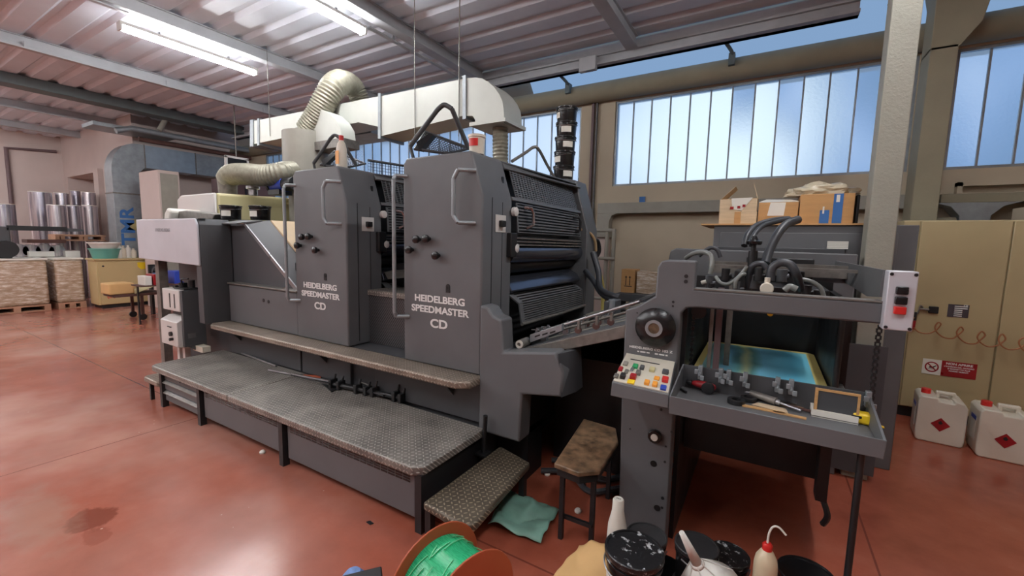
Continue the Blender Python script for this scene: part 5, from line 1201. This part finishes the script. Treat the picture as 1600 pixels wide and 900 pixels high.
# ------------------------------------------------------------------ compressor and what stands on it
t = thing('air_compressor', 'cream compressor cabinet with a yellow sticker and red logo lettering', 'compressor', (-11.5, 3.3, 0))
cx1 = -11.3; y0 = 2.955; y1 = 3.78; z1 = .985
B().box(-11.78, cx1-.02, y0, y1, .07, z1-.02).build('cabinet', 'beige2', t, bevel=.01)
B().box(cx1-.019, cx1, y0+.035, y1, .08, z1-.06).build('front_panel', 'beige2', t, bevel=.004)
B().box(-11.8, cx1+.02, y0-.03, y1+.25, z1-.02, z1+.012).build('lid', 'beige2', t, bevel=.004)
B().box(-11.75, cx1-.05, y0+.05, y1-.03, 0, .07).build('base', 'black', t)
B().text('Ingersoll-Rand', face_x(cx1+.002, y0+.47, .235), .062, 1.0, .001).build('lettering', 'black', t)
B().text('(IR)', face_x(cx1+.002, y0+.19, .235), .085, 1.0, .001).build('logo_lettering', 'red', t)
B().box(cx1, cx1+.003, y0+.17, y0+.50, .36, .46).build('white_sticker', 'paper', t)
b = B()
for s in (0, .055): b.slab([(cx1+.004, y0+.24+s*0, .37+s), (cx1+.004, y0+.31, .42+s*.4), (cx1+.004, y0+.38-s*0, .37+s)], (.001, 0, 0))
b.build('blue_chevron', 'blue', t)
B().slab([(cx1+.002, y0+.64, .93-.02), (cx1+.002, y0+.80, .93-.02), (cx1+.002, y0+.80, .78), (cx1+.002, y0+.70, .76), (cx1+.002, y0+.64, .82)], (.002, 0, 0)).build('yellow_sticker', 'yellow', t)
for yy, zz in ((y0+.10, .85), (y0+.11, .38), (y0+.70, .25)): B().lathe([(.018, 0), (.018, .012), (.0001, .012)], (cx1, yy, zz), 10, 'x').build('lock', 'black', t)
zt = z1+.013
def tub(x, y, z, r0, r1, h, name, label, mt, cat):
    return tag(B().lathe([(r0, 0), (r1, h), (r1+.01, h), (r1+.01, h-.02), (r1-.01, h-.01), (r0-.01, .01), (.0001, .01)], (x, y, z), 26).build(name, mt), label, cat)
q = aX(164, 395, -11.5)
tub(-11.5, q.y, zt, .19, .24, .20, 'washing_bowl', 'turquoise plastic bowl on the compressor cabinet', 'turq', 'bowl')
tub(-11.5, q.y, zt+.20, .19, .25, .12, 'plastic_tub', 'white plastic tub stacked in the turquoise bowl', 'white', 'tub')
for i, (px, h, mt) in enumerate(((187, .30, 'white'), (193, .26, 'hdpe'), (201, .27, 'white'), (209, .20, 'hdpe'))):
    q = aX(px, 400, -11.45)
    tag(B().lathe([(.045, 0), (.05, .02), (.05, h*.72), (.02, h*.86), (.02, h), (.0001, h)], (-11.45, q.y, zt), 16).build('bottle', mt),
        ['tall white bottle nearest the turquoise bowl on the compressor', 'milky bottle, second from the turquoise bowl on the compressor', 'white bottle, third from the turquoise bowl on the compressor', 'short milky bottle farthest from the turquoise bowl'][i], 'bottle', 'bottles on the compressor')
# cart in front of it
t = thing('work_cart', 'dark wheeled cart with wrapped paper on it in front of the compressor', 'cart', (-9.2, 2.9, 0))
EX = -9.3; ya, yb_ = aX(178, 458, EX).y, aX(258, 455, EX).y; zt = aX(215, 459, EX).z
B().box(EX-.5, EX, ya, yb_, zt-.04, zt).build('table_top', 'dpallet', t)
yc = aX(224, 480, EX).y
B().box(EX-.06, EX-.02, yc-.02, yc+.02, .10, zt-.04).box(EX-.5, EX-.46, yc-.02, yc+.02, .10, zt-.04).build('leg', 'dpallet', t)
for x in (EX-.04, EX-.48): B().lathe([(.01, -.015), (.055, -.015), (.055, .015), (.01, .015)], (x, yc, .055), 16, 'x').build('castor', 'black', t)
tag(B().box(EX-.45, EX-.05, aX(172, 450, EX).y, aX(212, 450, EX).y, zt+.001, zt+.19).build('paper_parcel', 'kraft', bevel=.02), 'kraft paper parcel on the dark cart', 'parcel')
tag(B().slab([(EX-.4, aX(212, 450, EX).y, zt+.002), (EX-.02, aX(212, 450, EX).y, zt+.002), (EX-.02, aX(250, 450, EX).y, zt+.14), (EX-.4, aX(250, 450, EX).y, zt+.14)], .006).build('yellow_sheet', 'hood'), 'curved pale yellow sheet lying on the dark cart', 'sheet')
t = thing('round_fan', 'dark square-framed round fan standing right of the compressor', 'fan', (-9.9, 3.7, 0))
EX = -9.9; q = aX(247, 424, EX); rr = (aX(262, 424, EX).y-aX(234, 424, EX).y)/2
B().lathe([(rr*.75, 0), (rr*.8, .05), (rr*.7, .05), (rr*.7, 0), (rr*.75, 0)], (EX, q.y, q.z), 26, 'x').build('ring', 'steel', t)
b = B()
for k in range(5):
    a = 2*PI*k/5; b.slab([(EX+.02, q.y+.04*math.cos(a+.4), q.z+.04*math.sin(a+.4)), (EX+.03, q.y+rr*.66*math.cos(a+.35), q.z+rr*.66*math.sin(a+.35)), (EX+.01, q.y+rr*.66*math.cos(a-.35), q.z+rr*.66*math.sin(a-.35)), (EX+.02, q.y+.04*math.cos(a-.4), q.z+.04*math.sin(a-.4))], (.006, 0, 0))
b.build('blade', 'press', t)
B().box(EX-.05, EX-.0, q.y-rr, q.y+rr, q.z-rr, q.z+rr*.95).build('frame', 'black', t); B().box(EX-.05, EX+.05, q.y-rr, q.y-rr+.04, 0, q.z-rr).box(EX-.05, EX+.05, q.y+rr-.04, q.y+rr, 0, q.z-rr).build('stand', 'black', t)
for i, (px0, px1, pt, pb_, mt, nm, lb) in enumerate(((226, 238, 432, 446, 'white', 'white_carton', 'small white carton left of the red one behind the cart'), (239, 249, 429, 446, 'redd', 'red_carton', 'small dark red carton behind the cart'), (250, 262, 428, 446, 'tapeblue', 'blue_white_carton', 'light blue carton right of the red one behind the cart'), (272, 292, 424, 447, 'blue', 'blue_crate', 'bright blue crate beside the delivery support post'))):
    a = aX(px0, pt, -8.7); c = aX(px1, pb_, -8.7)
    tag(B().box(-9.0, -8.7, a.y, c.y, c.z, a.z).build(nm, mt, bevel=.008), lb, 'box')
a = aX(222, 447, -8.6); c = aX(295, 447, -8.6)
t = thing('low_shelf', 'low maroon shelf carrying small cartons behind the delivery', 'shelf', (-8.8, 3, 0))
zz = aX(226, 446, -8.7).z
B().box(-9.05, -8.65, a.y-.0, c.y+.05, zz-.022, zz-.002).build('shelf_board', 'dpallet', t)
for yy in (a.y+.02, c.y): B().box(-8.9, -8.86, yy, yy+.02, 0, zz-.03).build('leg', 'black', t)

# ------------------------------------------------------------------ wrapped pallets and film rolls at the far left
PX = -11.85
for i, (ya, yb_, lb) in enumerate(((.55, 1.50, 'film-wrapped pallet of cartons at the left edge of the view'), (1.53, 2.40, 'film-wrapped pallet of cartons between the left edge and the narrow gap'), (2.50, 2.90, 'narrow film-wrapped pallet beside the compressor'))):
    t = thing('wrapped_pallet', lb, 'pallet', (PX-.5, (ya+yb_)/2, 0), 0, 'film-wrapped pallets')
    B().box(PX-1.0, PX+.02, ya, yb_, .12, .97).build('wrapped_load', 'wrap', t, bevel=.05, seg=3)
    B().box(PX-1.0, PX+.03, ya-.01, yb_+.01, .97, 1.0).build('top_sheet', 'paper', t)
    b = B().box(PX-1.0, PX+.03, ya, yb_, .09, .12).box(PX-1.0, PX+.03, ya, yb_, 0, .015)
    for f in (0, .45, .9): b.box(PX-1.0, PX+.03, ya+(yb_-ya-.09)*f/.9, ya+(yb_-ya-.09)*f/.9+.09, .015, .09)
    b.build('pallet_base', 'pallet', t)
def roll(px0, px1, py, X, label, zb=.0):
    a = aX(px0, py, X); c = aX(px1, py, X); r = (c.y-a.y)/2
    t = thing('film_roll', label, 'film roll', (X-r, (a.y+c.y)/2, zb), 0, 'upright rolls of shiny film')
    B().lathe([(r, .012), (r, a.z-zb-.012)], (0, 0, 0), 40).build('film', 'film', t, local=True)
    B().lathe([(.04, 0), (r*.98, 0), (r*.98, .012)], n=32).lathe([(r*.98, a.z-zb-.012), (r*.98, a.z-zb), (.04, a.z-zb)], n=32).build('end_disc', 'paper', t, local=True)
for a_ in ((-14, 27, 317, -13.6, 'shiny film roll at the left edge of the view'), (46, 84, 298, -14.4, 'tallest shiny film roll standing in the rear row'), (86, 110, 300, -14.6, 'rear shiny film roll right of the tallest one'), (111, 128, 297, -14.9, 'slim rear shiny film roll, third from the left in the rear row'), (129, 152, 299, -14.3, 'rear shiny film roll nearest the wall pillar'),
           (75, 105, 319, -13.3, 'front shiny film roll below the tall ones'), (106, 128, 320, -13.4, 'middle roll of the front row of shiny film'), (130, 155, 320, -13.5, 'front shiny film roll nearest the galvanized duct')):
    roll(*a_)
t = thing('dark_beam_lifter', 'dark lifting device with a long horizontal arm in front of the film rolls', 'lifter', (-12.2, 1.9, 1))
X_ = -12.1
a = aX(10, 352, X_); c = aX(105, 353, X_); d = aX(131, 357, X_)
B().box(X_-.05, X_, a.y, c.y, a.z-.09, a.z).build('arm', 'black', t); B().slab([(X_, c.y, a.z-.02), (X_, d.y, d.z-.02), (X_, d.y, d.z-.06), (X_, c.y, a.z-.09)], (-.05, 0, 0)).build('arm_tip', 'press_d', t)
B().box(X_-.2, X_, aX(0, 350, X_).y-.3, aX(15, 350, X_).y, 1.003, a.z-.02).build('mast', 'press_d', t, bevel=.02)
B().lathe([(.04, 0), (.16, .0), (.16, .12), (.04, .12)], (X_-.02, aX(8, 390, X_).y, 1.17), 20, 'x').build('hub_wheel', 'black', t)
for i, (px0, px1, pt, pb_, mt, nm, lb) in enumerate(((42, 104, 374, 380, 'dpallet', 'dark_board', 'dark brown board on the wrapped pallets'), (86, 166, 366, 377, 'pallet', 'wooden_pallet', 'bare wooden pallet lying above the wrapped pallets'), (46, 86, 393, 401, 'white', 'white_carton', 'flat white carton on the wrapped pallets'), (102, 126, 392, 402, 'white', 'crumpled_paper', 'heap of crumpled white paper at the end of the wrapped pallets'))):
    X_ = -12.35 if nm != 'wooden_pallet' else -12.7
    a = aX(px0, pt, X_); c = aX(px1, pb_, X_)
    if nm == 'wooden_pallet':
        b = B().box(X_-.5, X_, a.y, c.y, a.z-.04, a.z).box(X_-.5, X_, a.y, c.y, c.z, c.z+.03)
        for f in (0, .1, .45, .55, .9): b.box(X_-.5, X_, a.y+(c.y-a.y)*f, a.y+(c.y-a.y)*(f+.08), c.z+.03, a.z-.04)
    else: b = B().box(X_-.4, X_, a.y, c.y, c.z, a.z)
    tag(b.build(nm, mt, bevel=.004), lb, 'pallet' if 'pallet' in nm else 'box' if 'carton' in nm else 'paper' if 'paper' in nm else 'board')
for i, (px, r) in enumerate(((30, .13), (50, .125), (71, .13), (90, .12))):
    X_ = -12.5; q = aX(px, 388, X_)
    o = tag(B().cyl((X_-.25, q.y, 1.001+r), (X_-.02, q.y, 1.001+r), r, 24).build('small_film_roll', 'film'), ['small film roll lying on the wrapped pallets, the leftmost', 'small film roll lying on the wrapped pallets, second from the left', 'small film roll lying on the wrapped pallets, third from the left', 'small film roll lying on the wrapped pallets, the rightmost'][i], 'film roll', 'small film rolls on the pallets')

# ------------------------------------------------------------------ foreground: spool, sheet, tins, bottles
t = thing('strapping_spool', 'green strapping on a reel with orange-red flanges at the bottom edge', 'spool', (-.90, 1.13, 0), math.radians(-14))
for x, w in ((-.105, 'left'), (.105, 'right')):
    B().lathe([(.03, -.004), (.205, -.004), (.205, .004), (.03, .004), (.03, -.004)], (x, 0, .206), 56, 'x').build('flange', 'spool', t, local=True)
    B().tube([(x, .206*math.cos(a), .206+.206*math.sin(a)) for a in [2*PI*i/40 for i in range(41)]], .0045, 6, False).build('flange_rim', 'spool', t, local=True)
B().lathe([(.03, -.100), (.165, -.100), (.168, -.05), (.163, 0), (.169, .05), (.165, .100), (.03, .100)], (0, 0, .206), 56, 'x').build('strap_winding', 'strap', t, local=True)
b = B()
rn = random.Random(5)
for i in range(14):
    a0 = rn.uniform(.6, 2.4); x = rn.uniform(-.085, .075); da = rn.uniform(.3, .7); sl = rn.uniform(-.03, .03)
    pts = [(x+sl*k/5, .1705*math.cos(a0+da*k/5), .206+.1705*math.sin(a0+da*k/5)) for k in range(6)]
    b.tube(pts, .0022, 4, False)
b.build('loose_strap', mat('pale_green_strap', (110, 200, 150), .25), t, local=True)
# green crumpled sheet on the floor
def sheet(poly, n, amp, name, mt, label, cat, sc=6, z0=.004, seed=0):
    b = B(); P4 = [Vector(p) for p in poly]; grid = []
    for i in range(n+1):
        row = []
        for j in range(n+1):
            u, v = i/n, j/n; p = (P4[0]*(1-u)+P4[1]*u)*(1-v)+(P4[3]*(1-u)+P4[2]*u)*v
            h = abs(mn.noise(Vector((p.x*sc, p.y*sc, seed)))+.6*mn.noise(Vector((p.x*sc*2.3, p.y*sc*2.3, seed+3))))
            e_ = mn.noise(Vector((u*5, v*5, seed+9)))*.012
            row.append(b.bm.verts.new((p.x+e_, p.y-e_, p.z+z0+h*amp)))
        grid.append(row)
    for i in range(n):
        for j in range(n): f_ = b.bm.faces.new((grid[i][j], grid[i+1][j], grid[i+1][j+1], grid[i][j+1])); f_.smooth = False
    o = b.build(name, mt); tag(o, label, cat)
    so = o.modifiers.new('thickness', 'SOLIDIFY'); so.thickness = .0015; return o
sheet([aZ(792, 768), aZ(874, 798), aZ(845, 852), aZ(762, 828)], 26, .06, 'green_sheet', 'greenp', 'crumpled pale green wrapping sheet lying on the red floor by the step', 'wrapping sheet', 4.2)
sheet([(-.60, 1.62, .20), (-.42, 1.66, .24), (-.36, 1.30, .20), (-.66, 1.35, .12)], 20, .03, 'kraft_sheet', 'kraft', 'torn kraft paper sheet left of the ink-smeared bucket', 'paper', 5, seed=4)
g = 'ink buckets in the foreground'
# stacked buckets; the lower ones carry the upper
def bk2(x, y, zt, r, h, label, lab=False, lid='lid', under=True, rz=0):
    t = ink_bucket((x, y, zt-h), r, h, label, g, lab=lab, lid=lid, rz=rz)
    return t
t = bk2(-.318, 1.405, .45, .099, .215, 'large black ink bucket smeared with white on its lid, upper of two', True, rz=-.5)
dup(t, (-.318, 1.405, .018), label='large black ink bucket under the smeared one, mostly below the view')
t = bk2(-.352, 1.77, .262, .083, .20, 'black ink bucket with a clean grey lid behind the smeared one', False, mat('grey_scuffed_lid', (58, 58, 60), .35, var=.3, sc=14))
t2 = thing('open_bucket', 'open empty black bucket with a white handle beside the smeared bucket', 'bucket', (-.262, 1.70, .0), 0, g)
B().lathe([(.075, 0), (.082, .19), (.086, .19), (.086, .205), (.080, .205), (.072, .01), (.0001, .01)], (-.262, 1.68, .0), 32).build('body', 'blackp', t2)
B().tube([(-.262+.088*math.cos(a), 1.68+.088*math.sin(a), .185-.05*math.sin(a-PI)) for a in [PI+PI*i/12 for i in range(13)]], .0035, 6).build('handle', 'steel', t2)
t = bk2(-.150, 1.715, .335, .080, .17, 'black ink bucket behind the white funnel, upper of two', True, mat('dull_black_lid', (40, 40, 42), .5, var=.2, sc=20), rz=1.0)
dup(t, (-.150, 1.715, .0), scale=(1, 1, .96), label='lower black ink bucket under the one behind the white funnel')
t = bk2(-.040, 1.80, .285, .076, .17, 'black ink bucket with a speckled lid right of the white funnel', False)
dup(t, (-.040, 1.80, -.0), scale=(1, 1, .67), label='lower black ink bucket under the speckled one')
t = bk2(.215, 1.80, .315, .092, .20, 'glossy black ink bucket right of the wash bottle', False, 'blackp')
t = bk2(-.03, 1.62, .215, .08, .19, 'black ink bucket in front of the speckled one at the bottom edge', False, 'blackp')
t = thing('white_bottle', 'white paper-like cone bottle standing left behind the ink buckets', 'bottle', (-.475, 1.75, 0))
qb = aY(966, 790, 1.75); ztp = aY(966, 779, 1.75).z
B().lathe([(.040, 0), (.043, .02), (.043, ztp-.20), (.040, ztp-.12), (.026, ztp-.055), (.024, ztp-.006), (.020, ztp), (.0001, ztp)], (qb.x, 1.75, 0), 28).build('body', 'cuptr', t)
b = B()
for dx in (-.007, 0, .007): b.lathe([(.0022, 0), (.0022, .0015), (.0001, .0015)], (qb.x+dx, 1.75, ztp), 8)
b.build('holes', 'black', t)
# funnel, spout up, leaning
t = thing('plastic_funnel', 'white plastic funnel leaning spout-up against the ink buckets', 'funnel', (-.10, 1.42, .2))
tip = aZ(1065, 832, .56); nk = aZ(1088, 878, .44)
ax = (nk-tip).normalized(); base = nk+ax*.13
def fr_(o, a, r): return (o, a, r)
b = B(); b.cyl(tip, nk, .0085, 24, .0175, cap=False); b.cyl(nk, nk+ax*.012, .0175, 32, .024, cap=False); b.cyl(nk+ax*.012, base, .024, 32, .105, cap=False); b.cyl(base, base+ax*.02, .105, 32, .107, cap=False)
o = b.build('funnel_body', 'white', t); so = o.modifiers.new('thickness', 'SOLIDIFY'); so.thickness = .002
u1_ = ax.orthogonal().normalized(); v1_ = ax.cross(u1_); b = B()
for k in range(6):
    a = 2*PI*k/6; d = u1_*math.cos(a)+v1_*math.sin(a); b.cyl(nk+d*.019, base+d*.104, .002, 6)
b.build('rib', 'white', t)
t = thing('wash_bottle', 'cloudy wash bottle with a red cap and bent white spout', 'bottle', (.08, 1.74, 0))
q = aY(1199, 853, 1.70); zc2 = q.z; x_ = q.x
B().lathe([(.034, 0), (.038, .01), (.038, zc2-.07), (.034, zc2-.045), (.022, zc2-.022), (.013, zc2-.012), (.013, zc2), (.0001, zc2)], (x_, 1.70, 0), 28).build('body', 'soap', t)
B().lathe([(.016, zc2-.014), (.017, zc2+.004), (.012, zc2+.012), (.0001, zc2+.012)], (x_, 1.70, 0), 20).build('cap', 'red', t)
B().tube([(x_, 1.70, zc2+.01), (x_+.002, 1.70, zc2+.05), (x_+.012, 1.70, zc2+.078), (x_+.030, 1.70, zc2+.082), (x_+.052, 1.70, zc2+.062)], .0036, 8).build('bent_spout', 'cuptr', t)
t = thing('black_crate', 'corner of a black plastic crate at the bottom edge left of the spool', 'crate', (-1.2, .95, 0))
q = aZ(598, 886, .10)
B().box(-.12, .12, -.12, .12, 0, .10).build('crate', 'black', t, local=True, bevel=.006); t.location = (q.x+.01, q.y-.165, 0); t.rotation_euler = (0, 0, math.radians(52))
q = aZ(552, 898, .06)
tag(B().lathe([(.0001, 0), (.045, .01), (.05, .05), (.03, .075), (.0001, .08)], (q.x, q.y, 0), 18).build('blue_rag', mat('pale_blue_cloth', (110, 140, 190), .6, var=.3, sc=30, bump=.6, bsc=30)), 'pale blue and white rag at the bottom edge beside the black crate', 'rag')
# litter on the floor
for i, (px, py, lb) in enumerate(((410+0, 708, 'small white plug lying under the low platform'), (903, 800, 'small white scrap beside the low bench leg'), (855, 742, 'small white triangular scrap under the feed board'))):
    q = aZ(px, py, 0)
    tag(B().lathe([(.018, 0), (.02, .01), (.012, .02), (.0001, .022)], (q.x, q.y, 0), 10).build('white_scrap', 'cuptr'), lb, 'scrap', 'white scraps on the floor')
q = aZ(578, 817, 0); tag(B().slab([(q.x-.02, q.y-.008, 0), (q.x+.015, q.y-.012, 0), (q.x+.022, q.y+.006, 0), (q.x-.012, q.y+.012, 0)], .003).build('black_scrap', 'black'), 'small black scrap on the red floor before the platform', 'scrap')
t = thing('floor_cables', 'black cables and hoses lying on the floor under the feed board', 'cables', (-1, 2.6, 0))
for k in range(5):
    y = 2.35+.16*k; b = B().tube([(-1.15, y, .03), (-.98, y+.08, .03), (-.80, y-.05, .03), (-.62, y+.1, .03), (-.4, y+.05, .03)], .018, 8); b.build('cable', 'hose', t)
